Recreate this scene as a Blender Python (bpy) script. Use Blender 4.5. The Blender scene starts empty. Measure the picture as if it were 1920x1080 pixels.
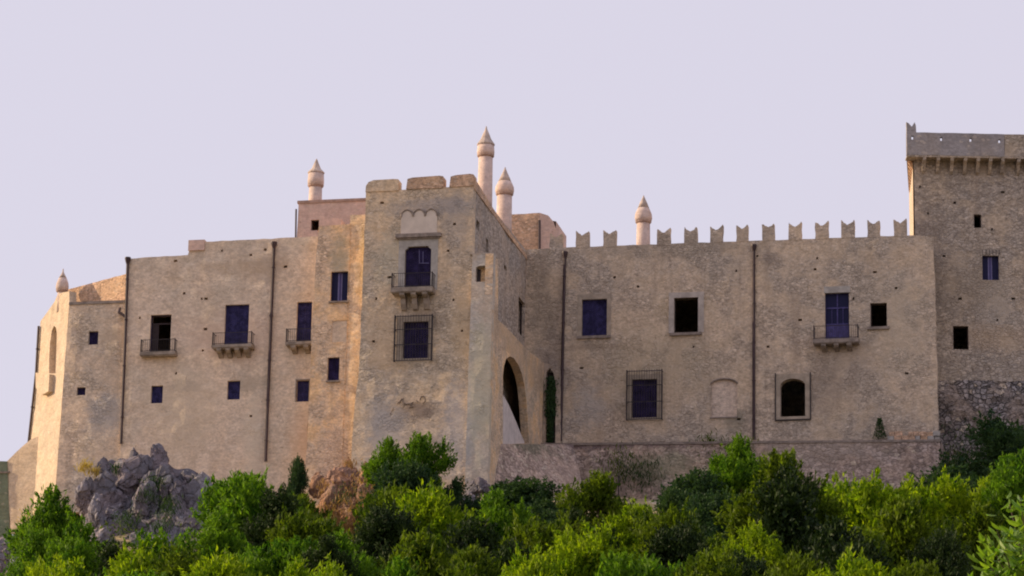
import bpy, bmesh, math, random
import numpy as np
from mathutils import Vector, Matrix, noise
from mathutils.geometry import delaunay_2d_cdt
random.seed(7)
SC = bpy.context.scene
COL = SC.collection

# ------------------------------------------------------------------ camera, sky, sun, exposure
TH, PH, RO = math.radians(11.8), math.radians(15.0), 0.0177
FPX = 6800.0
FW = Vector((-math.sin(TH) * math.cos(PH), math.cos(TH) * math.cos(PH), math.sin(PH)))
_r = Vector((math.cos(TH), math.sin(TH), 0))
_u = _r.cross(FW)
RT = _r * math.cos(RO) + _u * math.sin(RO)
UP = _u * math.cos(RO) - _r * math.sin(RO)
HEAD = Vector((-math.sin(TH), math.cos(TH), 0))
cam_data = bpy.data.cameras.new('camera')
cam_data.sensor_width = 36.0
cam_data.lens = FPX / 1920 * 36
cam_data.clip_start = 0.5
cam_data.clip_end = 12000
cam = bpy.data.objects.new('camera', cam_data)
COL.objects.link(cam)
cam.matrix_world = Matrix(((RT.x, UP.x, -FW.x, 0), (RT.y, UP.y, -FW.y, 0), (RT.z, UP.z, -FW.z, 0), (0, 0, 0, 1)))
SC.camera = cam

SUN = Vector((-0.88, 0.0, 0.0)).normalized() * math.cos(math.radians(23))
SUN.z = math.sin(math.radians(23))
world = bpy.data.worlds.new('World')
SC.world = world
world.use_nodes = True
wn = world.node_tree.nodes
wl = world.node_tree.links
wn.clear()
wout = wn.new('ShaderNodeOutputWorld')
bg = wn.new('ShaderNodeBackground')
sky = wn.new('ShaderNodeTexSky')
sky.sky_type = 'NISHITA'
sky.sun_disc = False
sky.sun_elevation = math.radians(23)
sky.sun_rotation = math.atan2(SUN.x, SUN.y)
sky.dust_density = 4.0
wm = wn.new('ShaderNodeMix')
wm.data_type = 'RGBA'
wm.inputs[0].default_value = 0.85
wm.inputs[7].default_value = (7.15, 6.75, 7.9, 1)      # the milky lavender haze of that evening
wl.new(sky.outputs[0], wm.inputs[6])
wl.new(wm.outputs[2], bg.inputs[0])
bg.inputs[1].default_value = 0.1
wl.new(bg.outputs[0], wout.inputs[0])

sd = bpy.data.lights.new('sun', 'SUN')
sd.energy = 5.0
sd.color = (1.0, 0.77, 0.50)
sd.angle = math.radians(0.6)
so = bpy.data.objects.new('sun', sd)
COL.objects.link(so)
so.rotation_euler = SUN.to_track_quat('Z', 'Y').to_euler()
so.location = (-200, 0, 300)
SC.view_settings.view_transform = 'Standard'
SC.view_settings.look = 'None'
SC.view_settings.exposure = 0.15
SC.view_settings.gamma = 1.0
SC.render.engine = 'CYCLES'
SC.cycles.max_bounces = 6
SC.cycles.diffuse_bounces = 4
SC.cycles.transparent_max_bounces = 4
SC.cycles.filter_width = 2.0
SC.cycles.use_denoising = True


# ------------------------------------------------------------------ projection helpers
def ray(px, py):
    return FW * FPX + RT * (px - 960) + UP * (540 - py)


def at(px, py, t):
    d = ray(px, py)
    return d * (t / d.dot(HEAD))


def at_z(px, py, z):
    d = ray(px, py)
    return d * (z / d.z)


class Plane:
    """A wall plane: u runs along the wall, v up the wall, n outwards."""
    def __init__(s, p0, deg=0.0, batter=0.0):
        a, b = math.radians(deg), math.radians(batter)
        s.p = Vector(p0)
        s.u = Vector((math.cos(a), math.sin(a), 0))
        h = Vector((math.sin(a), -math.cos(a), 0))
        z = Vector((0, 0, 1))
        s.n = h * math.cos(b) + z * math.sin(b)
        s.v = z * math.cos(b) - h * math.sin(b)

    def hit(s, px, py):
        d = ray(px, py)
        return d * (s.p.dot(s.n) / d.dot(s.n))

    def st(s, px, py):
        q = s.hit(px, py) - s.p
        return (q.dot(s.u), q.dot(s.v))

    def w(s, a, b, d=0.0):
        """local (along, up, depth into the wall) to world"""
        return s.p + s.u * a + s.v * b - s.n * d

    def rect(s, x0, y0, x1, y1):
        xm, ym = (x0 + x1) / 2, (y0 + y1) / 2
        return (s.st(x0, ym)[0], s.st(x1, ym)[0], s.st(xm, y1)[1], s.st(xm, y0)[1])


# ------------------------------------------------------------------ mesh helpers
class MB:
    def __init__(s):
        s.v = []
        s.f = []

    def add(s, vs, fs):
        o = len(s.v)
        s.v += [Vector(q) for q in vs]
        s.f += [tuple(i + o for i in f) for f in fs]
        return s

    def hexa(s, q):
        """8 points: bottom loop 0-3, top loop 4-7"""
        return s.add(q, [(0, 3, 2, 1), (4, 5, 6, 7), (0, 1, 5, 4), (1, 2, 6, 5), (2, 3, 7, 6), (3, 0, 4, 7)])

    def box(s, pl, s0, s1, t0, t1, d0, d1):
        """d0 = outer depth (negative stands proud), d1 = inner depth"""
        w = pl.w
        return s.hexa([w(s0, t0, d0), w(s1, t0, d0), w(s1, t0, d1), w(s0, t0, d1),
                       w(s0, t1, d0), w(s1, t1, d0), w(s1, t1, d1), w(s0, t1, d1)])

    def prism(s, pl, poly, d0, d1):
        n = len(poly)
        vs = [pl.w(a, b, d0) for a, b in poly] + [pl.w(a, b, d1) for a, b in poly]
        fs = [tuple(range(n)), tuple(range(2 * n - 1, n - 1, -1))]
        fs += [(i, i + n, (i + 1) % n + n, (i + 1) % n) for i in range(n)]
        return s.add(vs, fs)

    def tube(s, pts, r, k=7, r1=None):
        pts = [Vector(p) for p in pts]
        n = len(pts)
        rings = []
        for i, p in enumerate(pts):
            d = (pts[min(i + 1, n - 1)] - pts[max(i - 1, 0)]).normalized()
            x = d.cross(Vector((0.31, 0.22, 0.92)) if abs(d.z) < 0.9 else Vector((1, 0, 0))).normalized()
            y = d.cross(x)
            rr = r if r1 is None else r + (r1 - r) * i / (n - 1)
            rings.append([p + (x * math.cos(6.2832 * j / k) + y * math.sin(6.2832 * j / k)) * rr for j in range(k)])
        vs = [q for ring in rings for q in ring]
        fs = [(i * k + j, i * k + (j + 1) % k, (i + 1) * k + (j + 1) % k, (i + 1) * k + j) for i in range(n - 1) for j in range(k)]
        fs += [tuple(range(k - 1, -1, -1)), tuple((n - 1) * k + j for j in range(k))]
        return s.add(vs, fs)

    def lathe(s, c, prof, k=16):
        c = Vector(c)
        vs, fs = [], []
        for r, z in prof:
            vs += [c + Vector((r * math.cos(6.2832 * (j + .5) / k), r * math.sin(6.2832 * (j + .5) / k), z)) for j in range(k)]
        for i in range(len(prof) - 1):
            fs += [(i * k + j, i * k + (j + 1) % k, (i + 1) * k + (j + 1) % k, (i + 1) * k + j) for j in range(k)]
        fs += [tuple(range(k - 1, -1, -1)), tuple((len(prof) - 1) * k + j for j in range(k))]
        return s.add(vs, fs)

    def build(s, name, mat, parent=None, smooth=False, **props):
        vs = s.v
        lo = Vector((min(q.x for q in vs), min(q.y for q in vs), min(q.z for q in vs)))
        hi = Vector((max(q.x for q in vs), max(q.y for q in vs), max(q.z for q in vs)))
        o = Vector(((lo.x + hi.x) / 2, (lo.y + hi.y) / 2, lo.z))
        me = bpy.data.meshes.new(name)
        me.from_pydata([q - o for q in vs], [], s.f)
        if smooth:
            me.polygons.foreach_set('use_smooth', [True] * len(me.polygons))
        me.materials.append(mat)
        ob = bpy.data.objects.new(name, me)
        COL.objects.link(ob)
        return place(ob, o, parent, props)


WPOS = {}


def place(ob, o, parent, props=None):
    """world position o; keeps track so that children can be set relative (no rotations in the tree)"""
    ob.parent = parent
    ob.location = Vector(o) - (WPOS[parent.name] if parent else Vector((0, 0, 0)))
    WPOS[ob.name] = Vector(o)
    for k, val in (props or {}).items():
        ob[k] = val
    return ob


def thing(name, loc, label, cat, group=None):
    o = bpy.data.objects.new(name, None)
    COL.objects.link(o)
    place(o, loc, None)
    o['label'] = label
    o['category'] = cat
    if group:
        o['group'] = group
    return o


# ------------------------------------------------------------------ materials
def new_mat(name):
    m = bpy.data.materials.new(name)
    m.use_nodes = True
    nt = m.node_tree
    return m, nt.nodes, nt.links, nt.nodes['Principled BSDF']


def _noise(n, l, vec, scale, detail=4, rough=.6):
    t = n.new('ShaderNodeTexNoise')
    t.inputs['Scale'].default_value = scale
    t.inputs['Detail'].default_value = detail
    t.inputs['Roughness'].default_value = rough
    l.new(vec, t.inputs['Vector'])
    return t.outputs['Fac']


def _map(n, l, vec, sc, off=(0, 0, 0)):
    m = n.new('ShaderNodeMapping')
    m.inputs['Scale'].default_value = sc
    m.inputs['Location'].default_value = off
    l.new(vec, m.inputs['Vector'])
    return m.outputs[0]


def _rng(n, l, val, a, b, c=0.0, d=1.0):
    m = n.new('ShaderNodeMapRange')
    m.interpolation_type = 'SMOOTHSTEP'
    for i, x in zip((1, 2, 3, 4), (a, b, c, d)):
        m.inputs[i].default_value = x
    l.new(val, m.inputs[0])
    return m.outputs[0]


def _mix(n, l, fac, a, b, mode='MIX'):
    m = n.new('ShaderNodeMix')
    m.data_type = 'RGBA'
    m.blend_type = mode
    for i, x in ((0, fac), (6, a), (7, b)):
        if isinstance(x, (int, float)):
            m.inputs[i].default_value = x
        elif isinstance(x, tuple):
            m.inputs[i].default_value = (*x, 1)
        else:
            l.new(x, m.inputs[i])
    return m.outputs[2]


def _math(n, l, op, a, b):
    m = n.new('ShaderNodeMath')
    m.operation = op
    for i, x in ((0, a), (1, b)):
        if isinstance(x, (int, float)):
            m.inputs[i].default_value = x
        else:
            l.new(x, m.inputs[i])
    return m.outputs[0]


GAIN = (1.48, 1.48, 1.51)      # makes up for the pits, joints and streaks mixed in below


def stone(name, base, warm, grey, cell=3.9, contrast=1.0, bump=1.0, grey_amt=.5, warm_amt=.5, seed=0.0, zone=None, mort=(.62, .52, .42), plaster=0.35, stretch=1.6, blobs=()):
    """rubble masonry: stones of slightly different tone, mortar, patches of render, streaks and pits"""
    base, warm, grey = (tuple(x * k for x, k in zip(q, GAIN)) for q in (base, warm, grey))
    m, n, l, b = new_mat(name)
    geo = n.new('ShaderNodeNewGeometry')
    pos = _map(n, l, geo.outputs['Position'], (1, 1, 1), (seed, seed * 1.7, seed * .3))
    # wobble the stone grid
    dn = n.new('ShaderNodeTexNoise')
    dn.inputs['Scale'].default_value = 1.7
    dn.inputs['Detail'].default_value = 3
    l.new(pos, dn.inputs['Vector'])
    vm = n.new('ShaderNodeVectorMath')
    vm.operation = 'MULTIPLY_ADD'
    l.new(dn.outputs['Color'], vm.inputs[0])
    vm.inputs[1].default_value = (.35, .35, .35)
    l.new(pos, vm.inputs[2])
    cellv = _map(n, l, vm.outputs[0], (1, 1, stretch))
    vo = n.new('ShaderNodeTexVoronoi')
    vo.inputs['Scale'].default_value = cell
    l.new(cellv, vo.inputs['Vector'])
    ve = n.new('ShaderNodeTexVoronoi')
    ve.feature = 'DISTANCE_TO_EDGE'
    ve.inputs['Scale'].default_value = cell
    l.new(cellv, ve.inputs['Vector'])
    sep = n.new('ShaderNodeSeparateColor')
    l.new(vo.outputs['Color'], sep.inputs[0])
    big = _noise(n, l, pos, .16, 5, .62)
    med = _noise(n, l, _map(n, l, pos, (1, 1, 1), (31, 7, 3)), .55, 5, .65)
    med2 = _noise(n, l, _map(n, l, pos, (1, 1, 1.4), (5, 47, 13)), 1.6, 6, .7)
    fine = _noise(n, l, pos, 9.0, 5, .7)
    c = _mix(n, l, _math(n, l, 'MULTIPLY', _rng(n, l, big, .42, .58), grey_amt), base, grey)
    c = _mix(n, l, _math(n, l, 'MULTIPLY', _rng(n, l, med, .43, .64), warm_amt), c, warm)
    # every stone its own tone, less so where render covers it
    rendered = _rng(n, l, med, .66 - plaster * .4, .72 - plaster * .4, 1.0, .25)
    tone = _rng(n, l, sep.outputs[0], 0, 1, 1 - .24 * contrast, 1 + .20 * contrast)
    comb = n.new('ShaderNodeCombineColor')
    for i in range(3):
        l.new(tone, comb.inputs[i])
    c = _mix(n, l, _math(n, l, 'MULTIPLY', rendered, .9), c, _mix(n, l, 1.0, c, comb.outputs[0], 'MULTIPLY'))
    pale = _rng(n, l, sep.outputs[1], .90, .97, 0, .55 * contrast)
    c = _mix(n, l, pale, c, mort)
    edge = _rng(n, l, ve.outputs['Distance'], .0, .07, 1, 0)
    c = _mix(n, l, _math(n, l, 'MULTIPLY', edge, _math(n, l, 'MULTIPLY', rendered, .26 * contrast)), c, (base[0] * .50, base[1] * .47, base[2] * .45))
    g = _math(n, l, 'MULTIPLY', _rng(n, l, med2, .30, .72, .88, 1.11), _rng(n, l, big, .3, .7, 1.08, .92))
    gg = n.new('ShaderNodeCombineColor')
    for i in range(3):
        l.new(g, gg.inputs[i])
    c = _mix(n, l, 1.0, c, gg.outputs[0], 'MULTIPLY')
    sp = _rng(n, l, _noise(n, l, _map(n, l, pos, (1, 1, 1.5), (19, 13, 2)), 4.6, 4, .75), .32, .68, 1 - .24 * contrast, 1 + .20 * contrast)
    sg = n.new('ShaderNodeCombineColor')
    for i in range(3):
        l.new(sp, sg.inputs[i])
    c = _mix(n, l, 1.0, c, sg.outputs[0], 'MULTIPLY')
    pits = _rng(n, l, _noise(n, l, _map(n, l, pos, (1, 1, 1.5), (9, 3, 21)), 4.6, 3, .6), .65, .72, 0, .65)
    c = _mix(n, l, pits, c, (base[0] * .38, base[1] * .34, base[2] * .33))
    streak = _rng(n, l, _noise(n, l, _map(n, l, pos, (1.1, 1.1, .09), (3, 2, 8)), 1.0, 5, .65), .50, .72, 0, .46)
    c = _mix(n, l, streak, c, (base[0] * .62, base[1] * .60, base[2] * .60))
    if zone:
        for (ax, z0, z1, zc, amt) in zone:
            sx = n.new('ShaderNodeSeparateXYZ')
            l.new(geo.outputs['Position'], sx.inputs[0])
            v = _math(n, l, 'ADD', sx.outputs[ax], _math(n, l, 'MULTIPLY', _math(n, l, 'SUBTRACT', med, .5), 7.0))
            c = _mix(n, l, _math(n, l, 'MULTIPLY', _rng(n, l, v, z0, z1), amt), c, zc)
    for (px, py, t, rx, rz, zc, amt) in blobs:      # weather stains and other tone patches; bay ochres carry painted warm light
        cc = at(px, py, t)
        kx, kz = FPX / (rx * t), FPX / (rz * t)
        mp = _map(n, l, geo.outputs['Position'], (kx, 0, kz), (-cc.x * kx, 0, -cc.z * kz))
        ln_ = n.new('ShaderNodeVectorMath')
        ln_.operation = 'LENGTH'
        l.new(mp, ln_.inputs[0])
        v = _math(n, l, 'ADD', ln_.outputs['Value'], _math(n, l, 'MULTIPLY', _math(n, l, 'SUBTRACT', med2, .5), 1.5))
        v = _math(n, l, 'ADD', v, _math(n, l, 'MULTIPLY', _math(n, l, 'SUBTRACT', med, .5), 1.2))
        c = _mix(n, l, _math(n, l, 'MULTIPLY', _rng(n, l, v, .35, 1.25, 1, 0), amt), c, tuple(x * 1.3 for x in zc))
    l.new(c, b.inputs['Base Color'])
    b.inputs['Roughness'].default_value = .92
    b.inputs['Specular IOR Level'].default_value = .15
    h = _math(n, l, 'ADD', _math(n, l, 'MULTIPLY', _rng(n, l, ve.outputs['Distance'], 0, .12), _math(n, l, 'MULTIPLY', rendered, .5)), _math(n, l, 'MULTIPLY', fine, .35))
    h = _math(n, l, 'ADD', h, _math(n, l, 'MULTIPLY', sep.outputs[2], .25))
    bp = n.new('ShaderNodeBump')
    bp.inputs['Strength'].default_value = .8 * bump
    bp.inputs['Distance'].default_value = .10 * bump
    l.new(h, bp.inputs['Height'])
    l.new(bp.outputs[0], b.inputs['Normal'])
    return m


def plain(name, col, var=.25, scale=3.0, rough=.8, metal=0.0, bump=.02, spec=.3):
    m, n, l, b = new_mat(name)
    geo = n.new('ShaderNodeNewGeometry')
    a = _noise(n, l, geo.outputs['Position'], scale, 6, .65)
    lo = tuple(x * (1 - var) for x in col)
    hi = tuple(min(1, x * (1 + var)) for x in col)
    l.new(_mix(n, l, _rng(n, l, a, .3, .7), lo, hi), b.inputs['Base Color'])
    b.inputs['Roughness'].default_value = rough
    b.inputs['Metallic'].default_value = metal
    b.inputs['Specular IOR Level'].default_value = spec
    if bump:
        bp = n.new('ShaderNodeBump')
        bp.inputs['Strength'].default_value = .6
        bp.inputs['Distance'].default_value = bump
        l.new(_noise(n, l, geo.outputs['Position'], scale * 3, 5, .7), bp.inputs['Height'])
        l.new(bp.outputs[0], b.inputs['Normal'])
    return m


def leafmat(name, c0, c1, c2, trans=.45, spec=.10):
    m, n, l, b = new_mat(name)
    geo = n.new('ShaderNodeNewGeometry')
    r = n.new('ShaderNodeValToRGB')
    e = r.color_ramp.elements
    e[0].color = (*c0, 1)
    e[1].color = (*c2, 1)
    k = e.new(.55)
    k.color = (*c1, 1)
    l.new(geo.outputs['Random Per Island'], r.inputs[0])
    big = _noise(n, l, geo.outputs['Position'], .55, 3, .6)
    c = _mix(n, l, _rng(n, l, big, .38, .68, 0, .6), r.outputs[0], c2)
    b.inputs['Roughness'].default_value = .55
    b.inputs['Specular IOR Level'].default_value = spec
    l.new(c, b.inputs['Base Color'])
    tr = n.new('ShaderNodeBsdfTranslucent')
    l.new(_mix(n, l, 1.0, c, (1.5, 1.6, .6), 'MULTIPLY'), tr.inputs[0])
    ms = n.new('ShaderNodeMixShader')
    ms.inputs[0].default_value = trans
    l.new(b.outputs[0], ms.inputs[1])
    l.new(tr.outputs[0], ms.inputs[2])
    l.new(ms.outputs[0], n['Material Output'].inputs['Surface'])
    return m


GREYR = (.30, .30, .31)
M = {}
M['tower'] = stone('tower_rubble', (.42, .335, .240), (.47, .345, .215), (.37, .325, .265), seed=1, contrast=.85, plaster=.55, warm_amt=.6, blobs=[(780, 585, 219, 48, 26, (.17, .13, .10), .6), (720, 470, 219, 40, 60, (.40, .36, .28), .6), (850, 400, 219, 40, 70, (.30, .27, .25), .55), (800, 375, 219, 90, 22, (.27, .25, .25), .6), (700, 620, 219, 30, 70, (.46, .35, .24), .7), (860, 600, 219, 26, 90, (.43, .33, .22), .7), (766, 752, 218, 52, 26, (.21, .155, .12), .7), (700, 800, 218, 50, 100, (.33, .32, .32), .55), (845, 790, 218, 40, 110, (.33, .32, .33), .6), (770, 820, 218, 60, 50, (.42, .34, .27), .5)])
M['tower_low'] = stone('tower_render', (.40, .335, .265), (.44, .335, .235), (.36, .33, .29), seed=4, plaster=.8, contrast=.7, grey_amt=.9, blobs=[(770, 752, 218, 60, 30, (.20, .145, .11), .8), (700, 800, 218, 60, 90, (.30, .30, .32), .6), (850, 780, 218, 45, 120, (.28, .29, .31), .65), (760, 700, 218, 80, 22, (.44, .34, .24), .6), (895, 720, 218, 30, 160, (.40, .37, .27), .6)])
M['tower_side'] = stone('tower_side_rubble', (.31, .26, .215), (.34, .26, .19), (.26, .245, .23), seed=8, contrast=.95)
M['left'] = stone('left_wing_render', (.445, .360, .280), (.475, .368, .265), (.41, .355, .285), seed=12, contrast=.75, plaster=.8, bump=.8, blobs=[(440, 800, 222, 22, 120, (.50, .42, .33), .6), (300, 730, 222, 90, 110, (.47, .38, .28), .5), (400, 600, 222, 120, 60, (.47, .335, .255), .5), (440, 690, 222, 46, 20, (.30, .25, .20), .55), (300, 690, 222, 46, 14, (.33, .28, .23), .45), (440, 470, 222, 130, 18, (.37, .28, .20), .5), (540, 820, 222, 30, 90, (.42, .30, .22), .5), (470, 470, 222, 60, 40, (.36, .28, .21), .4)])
M['bay'] = stone('bay_rubble', (.45, .345, .25), (.53, .36, .20), (.40, .34, .26), seed=17, contrast=.9, warm_amt=.9, plaster=.6, blobs=[(668, 470, 220, 24, 90, (.50, .35, .17), .7), (650, 780, 220, 26, 130, (.47, .32, .18), .65), (612, 460, 220, 24, 60, (.32, .29, .22), .7), (645, 880, 220, 30, 60, (.30, .20, .13), .6), (600, 850, 220, 30, 90, (.48, .35, .27), .5), (960, 640, 225, 60, 40, (.36, .27, .19), .6)])  # ochre patches beside the tower put reflected warm sun into the colour
M['corner'] = stone('corner_tower_rubble', (.44, .35, .262), (.47, .355, .25), (.37, .335, .285), seed=23, contrast=.8, plaster=.6, blobs=[(175, 750, 224, 60, 50, (.30, .285, .28), .7), (160, 880, 224, 60, 60, (.33, .30, .28), .55), (190, 600, 224, 60, 22, (.38, .30, .22), .5)])
M['brick'] = stone('warm_brickwork', (.46, .31, .21), (.50, .33, .19), (.41, .30, .22), cell=4.4, seed=29, contrast=.9, stretch=2.4)
M['pink'] = stone('pink_render', (.42, .30, .25), (.45, .315, .245), (.38, .29, .25), cell=4.2, seed=33, contrast=.45, plaster=1.0, bump=.5)
M['wing'] = stone('right_wing_rubble', (.37, .30, .232), (.405, .315, .22), (.325, .287, .245), seed=41, plaster=.5, contrast=.82, warm_amt=.65, blobs=[(1456, 512, 237, 24, 22, (.19, .155, .13), .55), (1250, 480, 237, 160, 26, (.27, .225, .18), .5), (1120, 660, 237, 90, 8, (.22, .17, .13), .5), (1110, 770, 237, 40, 50, (.36, .33, .31), .6), (1600, 700, 237, 70, 60, (.33, .27, .22), .5), (1560, 760, 237, 50, 70, (.25, .20, .16), .55), (1390, 810, 237, 22, 26, (.20, .18, .14), .7), (1290, 590, 237, 60, 30, (.42, .32, .20), .5), (1030, 720, 237, 40, 110, (.22, .18, .16), .55), (1020, 560, 237, 30, 100, (.27, .22, .17), .5), (1700, 640, 237, 60, 120, (.38, .32, .25), .5), (1570, 670, 237, 60, 16, (.24, .19, .16), .55), (1240, 690, 237, 130, 90, (.40, .32, .22), .45)])
M['keep'] = stone('keep_rubble', (.305, .255, .205), (.335, .262, .182), (.265, .24, .22), seed=47, contrast=.95, blobs=[(1830, 600, 242, 80, 60, (.26, .21, .16), .55), (1760, 540, 242, 50, 120, (.20, .165, .14), .6), (1890, 640, 242, 40, 60, (.34, .30, .26), .5), (1840, 340, 242, 120, 40, (.33, .28, .21), .5), (1880, 690, 242, 80, 30, (.36, .27, .19), .5)])
M['parapet'] = stone('keep_parapet_render', (.20, .187, .187), (.22, .19, .165), (.155, .16, .17), seed=52, contrast=.6, plaster=1.0, bump=.5)
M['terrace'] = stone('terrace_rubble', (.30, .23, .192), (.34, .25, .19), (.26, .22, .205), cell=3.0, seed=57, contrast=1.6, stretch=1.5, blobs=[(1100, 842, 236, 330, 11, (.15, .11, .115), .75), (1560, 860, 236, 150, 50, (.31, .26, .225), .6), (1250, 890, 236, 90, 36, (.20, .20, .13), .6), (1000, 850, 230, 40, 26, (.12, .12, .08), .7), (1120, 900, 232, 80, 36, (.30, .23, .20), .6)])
M['plinth'] = stone('keep_base_rubble', (.20, .175, .165), (.25, .19, .145), (.165, .16, .168), cell=2.6, seed=61, contrast=1.7, bump=1.8, stretch=1.2)
M['filled'] = stone('blocked_window_fill', (.43, .35, .285), (.46, .36, .28), (.39, .33, .28), seed=66, contrast=.8, plaster=.8)
M['trim'] = plain('grey_stone_trim', (.37, .345, .32), .18, 2.5, .85)
M['trim_tan'] = plain('tan_stone_trim', (.36, .30, .24), .2, 2.5, .9)
M['trim_wing'] = plain('pale_worn_stone_trim', (.42, .37, .335), .22, 1.5, .9)
M['trim_mid'] = plain('stained_balcony_stone', (.27, .225, .19), .35, 2.0, .9)
M['trim_dark'] = plain('weathered_sill_stone', (.24, .20, .175), .3, 3, .9)
M['plaster'] = plain('pale_plaster', (.60, .52, .45), .10, 1.6, .9)
M['plaster_white'] = plain('white_stair_plaster', (.60, .54, .52), .14, 1.6, .9)
M['moss'] = stone('mossy_wall_render', (.12, .145, .10), (.15, .15, .09), (.085, .12, .095), seed=71, contrast=.5, plaster=1)
M['lowwall'] = stone('pale_low_wall_render', (.40, .32, .235), (.42, .32, .22), (.35, .30, .235), seed=75, contrast=.5, plaster=1)
M['navy'] = plain('navy_painted_wood', (.024, .018, .058), .45, 2.5, .75, bump=.004, spec=.08)
M['navy2'] = plain('blue_painted_wood', (.032, .029, .088), .5, 2.5, .75, bump=.004, spec=.08)
M['bluegrey'] = plain('faded_violet_wood', (.060, .052, .165), .3, 5, .8, bump=.004)
M['brown'] = plain('brown_wood', (.030, .020, .022), .3, 6, .8, bump=.004)
M['iron'] = plain('dark_wrought_iron', (.035, .028, .03), .3, 6, .6, bump=0)
M['pipe'] = plain('dark_brown_downpipe', (.050, .030, .034), .25, 1.5, .5, bump=0)
M['chimney'] = stone('pink_chimney_render', (.41, .315, .27), (.43, .31, .25), (.36, .30, .275), cell=4, seed=95, contrast=.5, plaster=.9, bump=.5)
M['ring'] = plain('terracotta_chimney_ring', (.36, .245, .20), .2, 3, .9)
M['capstone'] = plain('weathered_chimney_cap', (.47, .38, .33), .22, 1.6, .9, bump=.04)
M['curtain'] = plain('pale_curtain_cloth', (.16, .15, .30), .1, 3, .9, bump=0)
M['void'] = plain('bare_room_plaster', (.05, .04, .045), .2, 2, .95, bump=0)  # near-black colour painting the unlit depth of openings
M['mark'] = plain('faded_brown_paint', (.25, .20, .165), .25, 5, .95, bump=0)
m, n_, l_, b_ = new_mat('window_glass')
b_.inputs['Base Color'].default_value = (.012, .012, .05, 1)
b_.inputs['Roughness'].default_value = .45
b_.inputs['Specular IOR Level'].default_value = .12
M['glass'] = m
M['rock'] = stone('grey_limestone', (.145, .138, .155), (.17, .125, .12), (.08, .077, .095), cell=1.3, seed=81, contrast=.9, bump=1.6, stretch=.8, mort=(.52, .49, .48), plaster=.2)
M['rock_warm'] = stone('ochre_limestone', (.24, .14, .09), (.36, .17, .065), (.15, .105, .10), cell=1.0, seed=85, contrast=1.1, bump=1.5, stretch=.9)
M['bark'] = plain('rough_bark', (.09, .065, .045), .35, 4, .95, bump=.04)
M['ground'] = stone('dry_hillside_grass', (.25, .20, .115), (.29, .21, .11), (.20, .17, .10), cell=1.2, seed=91, contrast=1.0, stretch=1)
M['leaf_lime'] = leafmat('yellow_green_leaf', (.035, .085, .004), (.120, .205, .006), (.25, .32, .012), .5)
M['leaf_olive'] = leafmat('olive_leaf', (.010, .028, .004), (.045, .085, .006), (.135, .185, .012), .42)
M['leaf_green'] = leafmat('mid_green_leaf', (.014, .052, .006), (.060, .145, .010), (.140, .24, .016), .45)
M['leaf_dark'] = leafmat('deep_green_leaf', (.014, .036, .020), (.026, .060, .026), (.05, .09, .03), .3)  # dark green; shade on the wall-foot bushes is put into this colour
M['leaf_deep'] = leafmat('black_green_leaf', (.006, .014, .005), (.012, .028, .008), (.035, .060, .012), .15)  # near-black leaves painting the deep shade between crowns
M['leaf_gloss'] = leafmat('glossy_green_leaf', (.05, .13, .010), (.11, .22, .015), (.20, .30, .03), .45, .6)
M['straw'] = leafmat('dry_orange_grass', (.20, .115, .06), (.30, .17, .085), (.40, .25, .13), .3)
M['straw_yellow'] = leafmat('dry_yellow_grass', (.30, .22, .06), (.42, .30, .08), (.48, .36, .12), .3)


# ------------------------------------------------------------------ terrain
KT = [-4000, -5, 40, 100, 130, 150, 180, 200, 212, 220, 228, 236, 250, 300, 420, 800, 6000]
KZ = [-1.7, -1.7, .5, 10.5, 15.5, 19.5, 28, 35, 41.2, 45.2, 46.6, 47.4, 47.6, 46, 26, 0, 0]


def ground_z(x, y):
    t = -x * math.sin(TH) + y * math.cos(TH)
    w = x * math.cos(TH) + y * math.sin(TH)
    z = float(np.interp(t, KT, KZ))
    k = min(1, max(0, (t - 150) / 60)) * min(1, max(0, (330 - t) / 60))
    side = float(np.interp(w, [-80, -36, -30, -24, -12, -5, 0, 8, 30, 60], [-9, -3.4, -2.6, -1.4, -.6, .4, .6, .3, 0, 1.5]))
    z += side * k
    if t > 60:
        z += (noise.noise(Vector((x * .09, y * .09, 0))) * .9 + noise.noise(Vector((x * .3, y * .3, 5))) * .35) * min(1, (t - 60) / 60)
    return z


def make_ground():
    ts = np.unique(np.concatenate([np.array([-3000, -1500, -600, -200, -60]), np.arange(-20, 120, 8), np.arange(120, 260, 1.6), np.arange(260, 430, 14), np.array([500, 650, 850, 1300, 2200, 4000, 6000])]))
    ws = np.unique(np.concatenate([np.array([-4000, -2000, -900, -400, -200, -120, -85]), np.arange(-60, 62, 1.7), np.array([85, 120, 200, 400, 900, 2000, 4000])]))
    vs, fs = [], []
    for t in ts:
        for w in ws:
            x = w * math.cos(TH) - t * math.sin(TH)
            y = w * math.sin(TH) + t * math.cos(TH)
            vs.append((x, y, ground_z(x, y)))
    W = len(ws)
    for i in range(len(ts) - 1):
        for j in range(W - 1):
            fs.append((i * W + j, i * W + j + 1, (i + 1) * W + j + 1, (i + 1) * W + j))
    me = bpy.data.meshes.new('ground')
    me.from_pydata(vs, [], fs)
    me.polygons.foreach_set('use_smooth', [True] * len(me.polygons))
    me.materials.append(M['ground'])
    o = bpy.data.objects.new('ground', me)
    COL.objects.link(o)
    o['kind'] = 'structure'


make_ground()


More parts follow.
